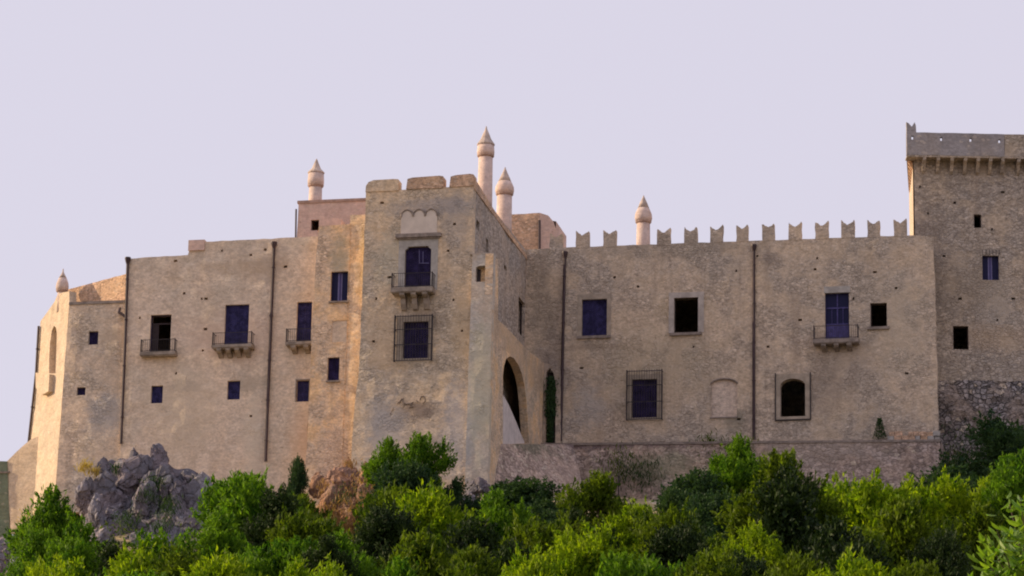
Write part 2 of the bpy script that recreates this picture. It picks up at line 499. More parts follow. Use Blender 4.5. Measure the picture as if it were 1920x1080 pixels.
# ------------------------------------------------------------------ wall builder
def densify(poly, step, jit=0.0, rnd=None, locks=()):
    out = []
    n = len(poly)
    for i in range(n):
        a, b = Vector(poly[i]), Vector(poly[(i + 1) % n])
        k = max(1, int((b - a).length / step))
        nrm = Vector((-(b - a).y, (b - a).x)).normalized() if (b - a).length > 1e-6 else Vector((0, 0))
        for j in range(k):
            p = a.lerp(b, j / k)
            if jit and j > 0 and i not in locks:
                p = p + nrm * rnd.uniform(-jit, jit)
            out.append((p.x, p.y))
    return out


def inside(x, y, poly):
    c = False
    j = len(poly) - 1
    for i in range(len(poly)):
        (xi, yi), (xj, yj) = poly[i], poly[j]
        if (yi > y) != (yj > y) and x < (xj - xi) * (y - yi) / (yj - yi) + xi:
            c = not c
        j = i
    return c


def wall(name, pl, outline, mat, parent, holes=(), thick=.55, grid=.45, amp=.035, jit=.025, label=None, loc=False, locks=()):
    """one masonry face: a real relief surface with openings cut through and reveals as thick as the wall"""
    rnd = random.Random(len(outline) * 131 + int(outline[0][0]))
    poly = outline if loc else [pl.st(*p) for p in outline]
    area = sum(poly[i][0] * poly[(i + 1) % len(poly)][1] - poly[(i + 1) % len(poly)][0] * poly[i][1] for i in range(len(poly)))
    if area < 0:
        poly = poly[::-1]
    ol = densify(poly, .5, jit, rnd)
    hl = [densify(h, .5) for h in holes]
    pts = [Vector(p) for p in ol]
    edges = [(i, (i + 1) % len(ol)) for i in range(len(ol))]
    loops = [(0, len(ol))]
    for h in hl:
        o = len(pts)
        pts += [Vector(p) for p in h]
        edges += [(o + i, o + (i + 1) % len(h)) for i in range(len(h))]
        loops.append((o, len(h)))
    nb = len(pts)
    xs = [p.x for p in pts]
    ys = [p.y for p in pts]
    bp = np.array([(p.x, p.y) for p in pts])
    gx = np.arange(min(xs), max(xs), grid)
    gy = np.arange(min(ys), max(ys), grid)
    dist = {}
    for yy in gy:
        for xx in gx:
            q = (xx + rnd.uniform(-.1, .1), yy + rnd.uniform(-.1, .1))
            d = float(np.min((bp[:, 0] - q[0]) ** 2 + (bp[:, 1] - q[1]) ** 2)) ** .5
            if d > .22:
                dist[len(pts)] = d
                pts.append(Vector(q))
    rv, re, rf, ov, oe, of = delaunay_2d_cdt(pts, edges, [], 1, 1e-5, True)
    keepf = []
    for f in rf:
        cx = sum(rv[i].x for i in f) / len(f)
        cy = sum(rv[i].y for i in f) / len(f)
        if inside(cx, cy, ol) and not any(inside(cx, cy, h) for h in hl):
            keepf.append(f)
    rf = keepf
    mb = MB()
    vs = []
    for i, p in enumerate(rv):
        src = ov[i][0] if ov[i] else 0
        d = dist.get(src, 0)
        w = pl.w(p.x, p.y)
        dep = 0
        if d > 0:
            dep = (noise.noise(w * .8) * .6 + noise.noise(w * 2.1) * .5 + noise.noise(w * .25) * .8) * amp * 2 * min(1, d / .5)
        vs.append(pl.w(p.x, p.y, dep))
    mb.add(vs, [f for f in rf])
    # reveals and outer edges
    for li, (o, k) in enumerate(loops):
        f3 = [pl.w(pts[o + i].x, pts[o + i].y, 0) for i in range(k)]
        b3 = [pl.w(pts[o + i].x, pts[o + i].y, thick) for i in range(k)]
        fs = [(i, i + k, (i + 1) % k + k, (i + 1) % k) for i in range(k)]
        mb.add(f3 + b3, fs)
    ob = mb.build(name, mat, parent)
    bm = bmesh.new()
    bm.from_mesh(ob.data)
    bmesh.ops.remove_doubles(bm, verts=bm.verts, dist=.0005)
    bm.to_mesh(ob.data)
    bm.free()
    if label:
        ob['label'] = label
    return ob


def putlogs(pl, pts):
    out = []
    for k, (px, py) in enumerate(pts):
        a, b = pl.st(px, py)
        w = .07 + .03 * (k % 3)
        out.append([(a - w, b - .08), (a + w, b - .07), (a + w, b + .07 + .02 * (k % 2)), (a - w + .02, b + .08)])
    return out


def R4(r):
    s0, s1, t0, t1 = r
    return [(s0, t0), (s1, t0), (s1, t1), (s0, t1)]


def arch_poly(r, rise=.45, k=10):
    s0, s1, t0, t1 = r
    w = (s1 - s0) / 2
    c = (s0 + s1) / 2
    h = w * 2 * rise
    p = [(s0, t0), (s1, t0)]
    for i in range(k + 1):
        a = math.pi * i / k
        p.append((c + w * math.cos(a), t1 - h + h * math.sin(a)))
    return p


def shell(name, corners, z0, z1, mat, parent, front=(), roof=True):
    """closed body behind the faces: side walls between ground-plan corners (skipping the 'front' edges) and the roof"""
    mb = MB()
    n = len(corners)
    for i in range(n):
        if i in front:
            continue
        a, b = corners[i], corners[(i + 1) % n]
        mb.add([(a[0], a[1], z0), (b[0], b[1], z0), (b[0], b[1], z1), (a[0], a[1], z1)], [(0, 1, 2, 3)])
    if roof:
        mb.add([(c[0], c[1], z1 - .02) for c in corners], [tuple(range(n))])
        mb.add([(c[0], c[1], z0 + .02) for c in corners], [tuple(range(n))])
    return mb.build(name, mat, parent)


# ------------------------------------------------------------------ windows, balconies, pipes
def frame_ring(mb, pl, r, w, d0, d1):
    s0, s1, t0, t1 = r
    mb.box(pl, s0, s0 + w, t0, t1, d0, d1)
    mb.box(pl, s1 - w, s1, t0, t1, d0, d1)
    mb.box(pl, s0 + w, s1 - w, t0, t0 + w, d0, d1)
    mb.box(pl, s0 + w, s1 - w, t1 - w, t1, d0, d1)


def shutter(pl, s0, s1, t0, t1, d, mat, parent, slats=True):
    mb = MB()
    w = .07
    frame_ring(mb, pl, (s0, s1, t0, t1), w, d, d + .05)
    tm = (t0 + t1) / 2
    mb.box(pl, s0 + w, s1 - w, tm - .04, tm + .04, d + .003, d + .05)
    if slats:
        k = int((t1 - t0) / .12)
        for i in range(k):
            a = t0 + w + (t1 - t0 - 2 * w) * i / k
            b = a + (t1 - t0 - 2 * w) / k
            q = [pl.w(s0 + w, a, d + .012), pl.w(s1 - w, a, d + .012), pl.w(s1 - w, a, d + .03), pl.w(s0 + w, a, d + .03),
                 pl.w(s0 + w, b, d + .032), pl.w(s1 - w, b, d + .032), pl.w(s1 - w, b, d + .045), pl.w(s0 + w, b, d + .045)]
            mb.hexa(q)
    else:
        mb.box(pl, s0 + w, s1 - w, t0 + w, t1 - w, d + .02, d + .04)
    return mb.build('shutter', mat, parent)


def window(pl, px, parent, style='shutters', surround=None, sill=None, label=None, trim='trim', arch=0):
    """returns the hole; everything of the window is built under it"""
    r = pl.rect(*px)
    s0, s1, t0, t1 = r
    mat = M['navy2'] if style in ('blue', 'glazed', 'curtain') else M['navy']
    mb = MB()
    fw = .06
    if arch:
        frame_ring(mb, pl, (s0, s1, t0, t1), .02, .42, .46)
    else:
        frame_ring(mb, pl, (s0, s1, t0, t1), fw, .20, .30)
    win = mb.build('window', M['brown'] if style == 'dark' else mat, parent)
    if label:
        win['label'] = label
    a0, a1, b0, b1 = s0 + fw, s1 - fw, t0 + fw, t1 - fw
    mid = (a0 + a1) / 2
    if style in ('shutters', 'blue'):
        if s1 - s0 > .75:
            shutter(pl, a0, mid - .008, b0, b1, .21, mat, win)
            shutter(pl, mid + .008, a1, b0, b1, .21, mat, win)
        else:
            shutter(pl, a0, a1, b0, b1, .21, mat, win)
    elif style in ('glazed', 'curtain'):
        g = MB()
        g.box(pl, a0, a1, b0, b1, .27, .275).build('pane', M['glass'], win)
        k = MB()
        k.box(pl, mid - .04, mid + .04, b0, b1, .215, .265)
        if style == 'glazed':
            tr = b0 + (b1 - b0) * .70
            k.box(pl, a0, a1, tr - .05, tr + .05, .2125, .262)
            lo = b0 + (b1 - b0) * .34
            k.box(pl, a0, a1, lo - .04, lo + .04, .2115, .261)
            for q in (.25, .75):
                x = a0 + (a1 - a0) * q
                k.box(pl, x - .02, x + .02, lo, tr, .22, .26)
            k.box(pl, a0, mid - .05, b0, lo - .05, .225, .258)
            k.box(pl, mid + .05, a1, b0, lo - .05, .225, .258)
        k.build('glazing_bars', M['bluegrey'], win)
        if style == 'curtain':
            c = MB()
            c.box(pl, mid - .15, mid - .05, b0, b1, .262, .268)
            c.box(pl, mid + .05, mid + .13, b0, b1, .262, .268)
            c.build('curtain', M['curtain'], win)
    elif style == 'ajar':
        # one leaf swung into the room, a darker panel low on the right
        k = MB()
        k.box(pl, a0, a1, b0 + (b1 - b0) * .78, b0 + (b1 - b0) * .82, .22, .27)
        k.build('transom', M['brown'], win)
        lf = MB()
        lf.box(pl, a0, a0 + (a1 - a0) * .36, b0, b0 + (b1 - b0) * .78, .23, .27)
        lf.build('shutter', M['brown'], win)
    if surround:
        q = pl.rect(*surround)
        t = MB()
        pr = -.03
        t.box(pl, q[0], s0, t0, t1, pr, .06)
        t.box(pl, s1, q[1], t0, t1, pr, .06)
        t.box(pl, q[0], q[1], t1, q[3], pr - .003, .06)
        if q[2] < t0 - .03:
            t.box(pl, q[0], q[1], q[2], t0, pr - .003, .06)
        t.build('surround', M[trim], win)
    if sill:
        q = pl.rect(*sill)
        t = MB()
        t.box(pl, q[0], q[1], q[2], q[3], -.16, .1)
        t.build('sill', M['trim_dark'], win)
    if arch:
        return arch_poly(r, arch), win
    return R4(r), win


def grille(pl, px, parent, out=.32, head=0.0):
    """box grille of iron bars standing out from the wall"""
    s0, s1, t0, t1 = pl.rect(*px)
    mb = MB()
    b = .022
    for t in (t0 + .02, t1 - .02, t0 + (t1 - t0) * .36, t0 + (t1 - t0) * .7):
        mb.box(pl, s0, s1, t - b, t + b, -out - b, -out + b)
        for s in (s0 + .02, s1 - .02):
            mb.box(pl, s - b, s + b, t - b, t + b, -out, .1)
    k = max(4, int((s1 - s0) / .17))
    for i in range(k + 1):
        s = s0 + .02 + (s1 - s0 - .04) * i / k
        big = i in (0, k)
        w = .034 if big else .011
        mb.box(pl, s - w, s + w, t0 - (.05 if big else 0), t1 + .07, -out - w - .002, -out + w)
    for s in (s0 + .02, s1 - .02):       # the returns at the sides
        for d in (.1, .2):
            mb.box(pl, s - .011, s + .011, t0, t1, -out + d, -out + d + .022)
    return mb.build('iron_grille', M['iron'], parent)


def balcony(pl, px, parent, ncorb, corb_px, rail_y, depth=.75, label=None, slabmat='trim_mid', balusters=True):
    """px = slab rectangle; corbels as parts; iron railing"""
    s0, s1, t0, t1 = pl.rect(*px)
    mb = MB()
    mb.box(pl, s0, s1, t0, t1, -depth, .1)
    mb.box(pl, s0 + .03, s1 - .03, t0 - .06, t0 - .003, -depth + .06, .1)
    bal = mb.build('balcony', M[slabmat], parent)
    if label:
        bal['label'] = label
    if ncorb:
        c0, c1, d0, d1 = pl.rect(*corb_px)
        for i in range(ncorb):
            s = c0 + (c1 - c0) * (i + .5) / ncorb
            w = min(.16, (c1 - c0) / ncorb * .24)
            prof = [(0, t0 - .06), (depth * .92, t0 - .06), (depth * .92, t0 - .18), (depth * .72, t0 - .30),
                    (depth * .5, t0 - .34), (depth * .42, d0 + (t0 - d0) * .35), (depth * .2, d0 + .06), (0, d0)]
            c = MB()
            vs = [pl.w(s - w, z, -a) for a, z in prof] + [pl.w(s + w, z, -a) for a, z in prof]
            n = len(prof)
            c.add(vs, [tuple(range(n)), tuple(range(2 * n - 1, n - 1, -1))] + [(j, j + n, (j + 1) % n + n, (j + 1) % n) for j in range(n)])
            c.build('corbel', M[slabmat], bal)
    rt = pl.st((px[0] + px[2]) / 2, rail_y)[1]
    # the rail stands out by 'depth': correct its height for the view from below
    rt -= depth * .21
    rb = MB()
    e = .05
    o = -depth + e
    rail = .016
    for t in (rt, t1 + .07):
        rb.box(pl, s0 + e, s1 - e, t - rail, t + rail, o - rail, o + rail)
        for s in (s0 + e, s1 - e):
            rb.box(pl, s - rail, s + rail, t - rail + .002, t + rail + .002, o, .0)
    for s in (s0 + e, s1 - e):
        rb.box(pl, s - .026, s + .026, t1, rt + .05, o - .026, o + .026)
    k = int((s1 - s0) / .14)
    for i in range(1, k):
        s = s0 + e + (s1 - s0 - 2 * e) * i / k
        rb.box(pl, s - .008, s + .008, t1, rt, o - .008, o + .008)
    for i in range(1, int(depth / .14)):
        for s in (s0 + e, s1 - e):
            rb.box(pl, s - .008, s + .008, t1, rt, o + i * .14 - .008, o + i * .14 + .008)
    rb.build('railing', M['iron'], bal)
    return bal


def downpipe(pl, pts, parent, hopper=True, r=.10, off=.16, label=None):
    q = [pl.w(*pl.st(*p), -off) for p in pts]
    mb = MB()
    mb.tube(q, r, 8)
    if hopper:
        mb.lathe(q[0] - Vector((0, 0, .05)), [(r, -.25), (.17, -.02), (.2, .12), (.2, .2)], 8)
    for i in range(len(q) - 1):
        L = (q[i + 1] - q[i]).length
        k = int(L / 2.6)
        for j in range(k):
            p = q[i].lerp(q[i + 1], (j + .5) / k)
            mb.lathe(p, [(r + .005, 0), (r + .03, .01), (r + .03, .07), (r + .005, .08)], 8)
    o = mb.build('drainpipe', M['pipe'], parent)
    if label:
        o['label'] = label
    return o


# ------------------------------------------------------------------ planes of the castle
C0 = at(886, 345, 220)
YT = C0.y
PT = Plane(C0, 0)                                   # tower front
hing = PT.hit(780, 692)
PTL = Plane(hing, 0, 4.0)                           # battered foot
PR = Plane(C0 + Vector((.05, 0, 0)), 90)            # tower right side
PW_ = Plane(at_z(987, 470, PT.hit(888, 335).z), 0)
PWG = Plane(Vector((0, PW_.p.y, PT.hit(888, 335).z)), 0)   # right wing front
PL = Plane(C0 + Vector((0, 3.0, 0)), 0, .3)          # left wing front
PB = Plane(C0 + Vector((0, 1.7, 0)), 0, .4)          # bay front
YW = PWG.p.y


# ================================================================== MAIN TOWER
tower = thing('square_tower', (PT.hit(780, 890).x, YT, 45), 'tall square stone tower with scalloped plaque and balcony, in the middle of the castle', 'tower', None)
hA, wA = window(PT, (759, 462, 808, 545), tower, 'shutters', (747, 447, 821, 545), label='tall navy door in a pale stone surround, onto the balcony')
# cut corners of the shouldered door head
s0, s1, t0, t1 = PT.rect(759, 462, 808, 545)
for a, sg in ((s0, 1), (s1, -1)):
    kb = MB()
    kb.prism(PT, [(a, t1), (a + sg * .22, t1), (a + sg * .16, t1 - .09), (a + sg * .09, t1 - .16), (a, t1 - .2)], -.02, .2)
    kb.build('door_corner', M['trim'], wA)
cb = MB()
q = PT.rect(743, 439, 828, 446)
cb.box(PT, q[0], q[1], q[2], q[3], -.26, .05)
cb.box(PT, q[0] + .1, q[1] - .1, q[2] - .1, q[2] - .003, -.14, .05)
cb.build('cornice', M['trim_dark'], wA)
tk = MB()
for a, b, c, d in ((785, 468, 785, 492), (785, 492, 803, 492), (792, 470, 792, 491)):
    tk.tube([PT.w(*PT.st(a, b), .19), PT.w(*PT.st(c, d), .19)], .022, 5)
tk.build('door_bracket', M['curtain'], wA)
hB, wB = window(PT, (756, 603, 803, 672), tower, 'shutters', (744, 594, 812, 677), trim='trim_tan', label='navy window behind the iron grille under the balcony')
grille(PT, (741, 594, 812, 678), wB, .30)
balcony(PT, (739, 545, 817, 553), tower, 3, (748, 553, 812, 583), 513, .95, label='stone balcony on three corbels')
outl = [(687, 362), (746, 358), (760, 357), (832, 353), (842, 352), (888, 347), (888, 335), (886, 480), (882, 640), (676, 640), (681, 500)]
outl = [(686, 360), (888, 348), (886, 480), (881, 694), (673, 694), (681, 500)]
wall('wall', PT, outl, M['tower'], tower, [hA, hB] + putlogs(PT, [(850, 562), (852, 420), (716, 380), (705, 560), (840, 470), (730, 520), (866, 620), (700, 640)]), thick=.7)
wall('wall_foot', PTL, [(673, 692), (881, 692), (878, 780), (874, 960), (652, 960), (665, 760)], M['tower'], tower, thick=.5, label='battered lower wall with grey weathering')
# coping blocks
for k, (a, b, ya, yb, rl) in enumerate(((686, 747, 337, 359, 1), (762, 831, 331, 354, 0), (843, 888, 327, 350, 0))):
    s0, s1, t0, t1 = PT.rect(a, ya, b, yb)
    mb = MB()
    if rl:
        pr = [(s0, t0), (s1, t0), (s1, t1 - .03), (s1 - .3, t1), (s0 + .5, t1 - .02), (s0 + .18, t1 - .14), (s0 + .02, t1 - .38)]
    else:
        pr = [(s0, t0), (s1, t0), (s1, t1 - .05), (s1 - .25, t1), (s0 + .4, t1 - .05), (s0 + .08, t1 - .13)]
    mb.prism(PT, pr, -.07, .9)
    mb.build('coping_block', M['brick'] if k else M['tower'], tower)
# scalloped plaque
q = PT.rect(752, 394, 820, 438)
pl_ = [(q[0], q[2]), (q[1], q[2])]
W3 = (q[1] - q[0]) / 3
for i in (2, 1, 0):
    c = q[0] + W3 * (i + .5)
    for j in range(7):
        a = math.pi * j / 6
        pl_.append((c + W3 * .49 * math.cos(a), q[3] - .42 + .42 * math.sin(a)))
mb = MB()
mb.prism(PT, pl_, -.05, .05)
plq = mb.build('plaque', M['plaster'], tower)
mb = MB()
for i in range(3):
    c = q[0] + W3 * (i + .5)
    pts = [PT.w(c + W3 * .5 * math.cos(math.pi * j / 8), q[3] - .42 + .46 * math.sin(math.pi * j / 8), -.05) for j in range(9)]
    mb.tube(pts, .07, 6)
mb.build('scallop_moulding', M['trim_dark'], plq)
# illegible painted scrawl low on the tower
for st_ in ([(745, 757), (750, 753), (753, 748), (757, 748)], [(755, 749), (757, 756), (756, 764)], [(757, 756), (762, 758), (768, 757)],
            [(769, 758), (775, 754), (771, 759), (768, 764), (776, 762)], [(788, 750), (790, 744), (794, 743), (797, 746)], [(798, 747), (797, 753), (793, 757)], [(781, 751), (784, 755)], [(737, 765), (736, 770), (732, 777)]):
    mb = MB()
    mb.tube([PTL.w(*PTL.st(*p), -.03) for p in st_], .045, 5)
    mb.build('painted_mark', M['mark'], tower)
# right side of the tower
XR = PR.p.x
hS, wS = window(PR, (972, 562, 984, 630), tower, 'dark', None)
sl = [R4(PR.rect(893, 414, 899, 431)), R4(PR.rect(911, 448, 916, 474)), R4(PR.rect(945, 498, 950, 507)), R4(PR.rect(932, 540, 935, 546))]
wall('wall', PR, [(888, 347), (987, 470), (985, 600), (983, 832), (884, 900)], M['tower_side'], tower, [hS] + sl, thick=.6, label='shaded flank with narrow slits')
mb = MB()
a0, a1 = PR.st(888, 347), PR.st(987, 471)
mb.prism(PR, [(a0[0], a0[1] - .25), (a1[0], a0[1] - .25), (a1[0], a0[1] + .05), (a0[0] + 6, a0[1] + .12), (a0[0] + .5, a0[1] + .45), (a0[0], a0[1] + .42)], -.06, .5)
mb.build('side_coping', M['brick'], tower)
TXL = PT.hit(684, 400).x
ztop = PT.hit(888, 352).z
shell('body', [(TXL + .02, YT + .1), (XR - .06, YT + .1), (XR - .06, YW), (TXL + .02, YW)], 44, ztop - .4, M['bay'], tower, front=(0, 1))

# lower buttress and the wall with the tall arch
but = thing('arched_buttress', (PT.hit(905, 890).x, YT, 45), 'buttress with niche and tall pointed arch, leaning on the right of the square tower', 'buttress')
PP = Plane(PT.hit(905, 478) + Vector((0, -.25, 0)), 0, 2.0)
nich = PP.rect(892, 498, 915, 528)
npoly = arch_poly(nich, .15, 6)
wall('wall', PP, [(886, 476), (926, 474), (921, 640), (913, 960), (870, 960), (880, 640)], M['tower_low'], but, [npoly], thick=.6, jit=.02)
mb = MB()
mb.box(PP, nich[0] - .1, nich[1] + .1, nich[2] - .1, nich[3] + .1, .5, .55)
mb.build('niche_back', M['bay'], but)
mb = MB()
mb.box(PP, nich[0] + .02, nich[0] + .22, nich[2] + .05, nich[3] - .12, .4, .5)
mb.build('niche_opening', M['void'], but)  # solid dark panel painting the shade of a small opening
XB = PP.hit(921, 640).x
PR2 = Plane(Vector((XB, YT, PP.hit(921, 640).z)), 90, 0)
archpx = [(943, 833), (943, 735), (943, 705), (945, 686), (949, 673), (956, 668), (964, 672), (972, 684), (979, 702), (984, 724), (987, 755), (992, 831)]
ah = [PR2.st(*p) for p in archpx]
out2 = [(925, 475), (934, 487), (934, 600), (948, 612), (985, 652), (1024, 684), (1023, 960), (915, 960)]
wall('arch_wall', PR2, out2, M['bay'], but, [ah], thick=.5, jit=.02, amp=.02)
# sloping cap back to the tower
e = [PR2.w(*PR2.st(*p), 0) for p in ((926, 475), (934, 487), (934, 600), (948, 612), (985, 652), (1024, 684))]
mb = MB()
wd = XB - XR + .1
for i in range(len(e) - 1):
    a, b = e[i], e[i + 1]
    mb.add([a, b, b - Vector((wd, 0, -.0)), a - Vector((wd, 0, -.0))], [(0, 1, 2, 3)])
mb.build('sloping_cap', M['tower_side'], but)
mb = MB()
mb.prism(PR2, [PR2.st(*p) for p in ((935, 735), (948, 736), (955, 745), (964, 762), (976, 790), (986, 815), (996, 838), (935, 838))], .3, .45)
mb.build('stair_parapet', M['plaster_white'], but)
# small front-facing opening with hanging plant where it meets the wing
PS = Plane(Vector((0, YW - .6, PWG.p.z)), 0)
h2 = [PS.st(*p) for p in ((1024, 836), (1041, 836), (1042, 720), (1038, 700), (1031, 690), (1024, 698))]
wall('end_wall', PS, [(1012, 684), (1024, 680), (1049, 690), (1050, 850), (1012, 850)], M['wing'], but, [h2], thick=.45, jit=.02)
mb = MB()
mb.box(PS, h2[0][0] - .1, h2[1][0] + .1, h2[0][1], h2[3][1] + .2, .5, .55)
mb.build('dark_recess', M['void'], but)  # near-black plate painting the shade behind the slot

# ================================================================== RIGHT WING
wing = thing('crenellated_wing', (PWG.hit(1400, 829).x, YW, 52), 'long battlemented wing with swallowtail merlons, between square tower and right keep', 'castle wing')
H = []
h, w_ = window(PWG, (1091, 561, 1138, 630), wing, 'blue', (1083, 551, 1146, 630), (1082, 630, 1146, 635), trim='trim_tan'); H.append(h)
h, w_ = window(PWG, (1264, 558, 1309, 624), wing, 'dark', (1254, 548, 1320, 624), (1256, 624, 1316, 629), trim='trim_wing', label='unglazed black window with pale jambs'); H.append(h)
h, w_ = window(PWG, (1547, 549, 1592, 637), wing, 'glazed', None, None, label='tall blue glazed balcony door'); H.append(h)
mb = MB(); q = PWG.rect(1545, 537, 1594, 549); mb.box(PWG, q[0], q[1], q[2], q[3], -.04, .1).build('lintel', M['trim'], w_)
h, w_ = window(PWG, (1632, 568, 1663, 613), wing, 'dark', None, (1626, 613, 1668, 618)); H.append(h)
h, w_ = window(PWG, (1185, 711, 1232, 783), wing, 'shutters', (1176, 702, 1243, 788), trim='trim_tan', label='navy window in a box grille'); H.append(h)
grille(PWG, (1176, 697, 1243, 788), w_, .34)
h, w_ = window(PWG, (1463, 710, 1510, 781), wing, 'dark', None, None, arch=.3, label='round-headed black window in a square stone surround'); H.append(h)
q = PWG.rect(1455, 701, 1519, 786); r = PWG.rect(1463, 710, 1510, 781)
mb = MB()
mb.box(PWG, q[0], r[0] + .01, r[2], r[3] - .35, -.05, .06)
mb.box(PWG, r[1] - .01, q[1], r[2], r[3] - .35, -.05, .06)
mb.box(PWG, q[0], q[1], q[2], r[2], -.053, .06)
ap = arch_poly(r, .3)[2:]
mb.prism(PWG, [(q[1], r[3] - .35), (q[1], q[3]), (q[0], q[3]), (q[0], r[3] - .35), (r[0] + .01, r[3] - .35)] + [p for p in ap[::-1] if p[1] > r[3] - .35] + [(r[1] - .01, r[3] - .35)], -.053, .06)
mb.build('surround', M['trim_tan'], w_)
mb = MB()
for s in (q[0] - .03, q[1] + .03):
    mb.box(PWG, s - .035, s + .035, q[2] - .1, q[3] + .05, -.12, .02)
mb.box(PWG, q[0], q[1], q[2] - .1, q[2] - .03, -.12, .02)
mb.build('guard_frame', M['iron'], w_)
rn = PWG.rect(1333, 711, 1382, 782)
H.append(arch_poly(rn, .22, 8))
balcony(PWG, (1527, 640, 1612, 647), wing, 3, (1534, 648, 1606, 660), 611, .8, label='railed balcony on three stone corbels', slabmat='trim_dark')
H += putlogs(PWG, [(1532, 484), (1528, 505), (1640, 510), (1380, 508), (1196, 537), (1385, 786), (1300, 650), (1440, 650), (1090, 690), (1600, 560), (1680, 540), (1500, 600), (1420, 480), (1152, 520), (1700, 700)])
wall('wall', PWG, [(985, 468), (1060, 464), (1400, 452), (1560, 446), (1710, 441), (1749, 443), (1753, 560), (1757, 700), (1760, 850), (983, 850)], M['wing'], wing, H, thick=.6)
mb = MB()
ap = arch_poly((rn[0] - .03, rn[1] + .03, rn[2], rn[3] + .04), .22, 10)[2:]
mb.tube([PWG.w(a, b, .02) for a, b in ap], .06, 6)
mb.build('arch_moulding', M['trim_dark'], wing)  # dark tube painting the shadow line under the arch head
MB().box(PWG, rn[0] - .05, rn[1] + .05, rn[2] - .08, rn[2] - .0, -.06, .1).build('sill', M['trim_dark'], wing)
mb = MB()
mb.box(PWG, rn[0] - .15, rn[1] + .15, rn[2] - .1, rn[3] + .1, .16, .25)
mb.build('blocked_window', M['filled'], wing)['label'] = 'walled-up arched window'
for a, b in ((1060, 1052), (1414, 1414)):
    pass
downpipe(PWG, [(1060, 477), (1052, 828)], wing)
downpipe(PWG, [(1414, 464), (1414, 825)], wing)
# merlons: one mesh, copied
P0 = Plane((0, 0, 0), 0)
for i, (a, b, yb) in enumerate(((1030, 1055, 467), (1079, 1105, 463), (1130, 1155, 461), (1231, 1257, 458), (1282, 1307, 456), (1331, 1355, 453), (1380, 1403, 451), (1429, 1452, 449),
                                (1478, 1502, 448), (1528, 1553, 446), (1577, 1602, 444), (1626, 1650, 442.5), (1676, 1700, 441))):
    p = PWG.hit((a + b) / 2, yb + 2)
    J = lambda v, k=.035: v + random.uniform(-k, k)
    hw = (b - a) / 2 * 236 / FPX
    pr = [(-hw, 0), (hw, 0), (J(hw), .4), (J(hw, .02), .8), (J(hw), J(1.2, .07)), (J(hw - .1), J(1.13)), (J(.22), J(1.03)), (J(.1), J(.95)), (J(-.02), J(.9)), (J(-.12), J(.97)), (J(-.24), J(1.05)), (J(-hw + .1), J(1.14)), (J(-hw), J(1.2, .07)), (J(-hw, .02), .75), (J(-hw), .35)]
    PM = Plane(p, random.uniform(-1.5, 1.5))
    MB().prism(PM, pr, -.02, .5).build('merlon', M['wing'], wing)
WXR = PWG.hit(1756, 640).x
shell('body', [(PWG.hit(984, 600).x, YW + .1), (WXR - .3, YW + .1), (WXR - .3, YW + 12), (PWG.hit(984, 600).x, YW + 12)], 45, PWG.hit(1200, 466).z - .4, M['keep'], wing, front=(0,))

# terrace wall under the wing
PTR = Plane(Vector((0, YW - 1.1, 52)), 0, 1.5)
terr = thing('terrace_wall', (PTR.hit(1350, 900).x, YW - 1.1, 47), 'reddish rubble retaining wall under the battlemented wing', 'wall')
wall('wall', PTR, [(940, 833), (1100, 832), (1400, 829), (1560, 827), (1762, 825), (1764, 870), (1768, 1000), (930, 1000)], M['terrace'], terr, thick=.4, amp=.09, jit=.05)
mb = MB()
a = PTR.hit(938, 833); b = PTR.hit(1763, 825)
mb.hexa([a + Vector((0, -.06, -.12)), b + Vector((0, -.06, -.12)), Vector((b.x, YW - .05, b.z - .12)), Vector((a.x, YW - .05, a.z - .12)),
         a + Vector((0, -.06, .04)), b + Vector((0, -.06, .04)), Vector((b.x, YW - .05, b.z + .04)), Vector((a.x, YW - .05, a.z + .04))])
mb.build('ledge', M['trim_dark'], terr)
bx = PTR.hit(1764, 850)
mb = MB()
mb.add([(bx.x, bx.y + .3, 44), (bx.x, YW + 2, 44), (bx.x, YW + 2, b.z), (bx.x, bx.y + .1, b.z)], [(0, 1, 2, 3)])
mb.build('end_face', M['terrace'], terr)
def patch(name, c00, c10, c11, c01, mat, parent, n=22, amp=.25):
    mb = MB()
    vs = []
    for j in range(n + 1):
        for i in range(n + 1):
            u, v = i / n, j / n
            q = c00.lerp(c10, u).lerp(c01.lerp(c11, u), v)
            k = min(1, 4 * v, 4 * (1 - v))
            q = q + Vector((0, -1, .5)) * ((noise.noise(q * .9) + noise.noise(q * 2.7) * .6) * amp * k)
            vs.append(q)
    mb.add(vs, [(j * (n + 1) + i, j * (n + 1) + i + 1, (j + 1) * (n + 1) + i + 1, (j + 1) * (n + 1) + i) for j in range(n) for i in range(n)])
    return mb.build(name, mat, parent)


patch('rubble_bank', at(915, 960, 219.5), at(1110, 985, 227), PTR.hit(1075, 834) + Vector((0, -.1, 0)), PR2.hit(938, 832) + Vector((-.1, 0, 0)), M['terrace'], terr)
rb = thing('broken_brick_kerb', PWG.hit(1712, 822), 'low broken remnant of reddish bricks on the terrace ledge, near the right end', 'bricks')
PK = Plane(Vector((0, YW - .45, 52)), 0)
rr = random.Random(5)
for row in range(2):
    x = 1664 + row * 3
    while x < (1754 if row == 0 else 1752):
        w2 = rr.uniform(9, 15)
        if not (row == 1 and x < 1700 and rr.random() < .55):
            s0, s1, t0, t1 = PK.rect(x, 817 - row * 8, x + w2, 825 - row * 8)
            mb = MB()
            mb.box(PK, s0, s1 - .03, t0, t1 + rr.uniform(-.03, .03), rr.uniform(-.06, .06), .38)
            mb.build('brick', M['brick'] if rr.random() < .7 else M['trim'], rb)
        x += w2

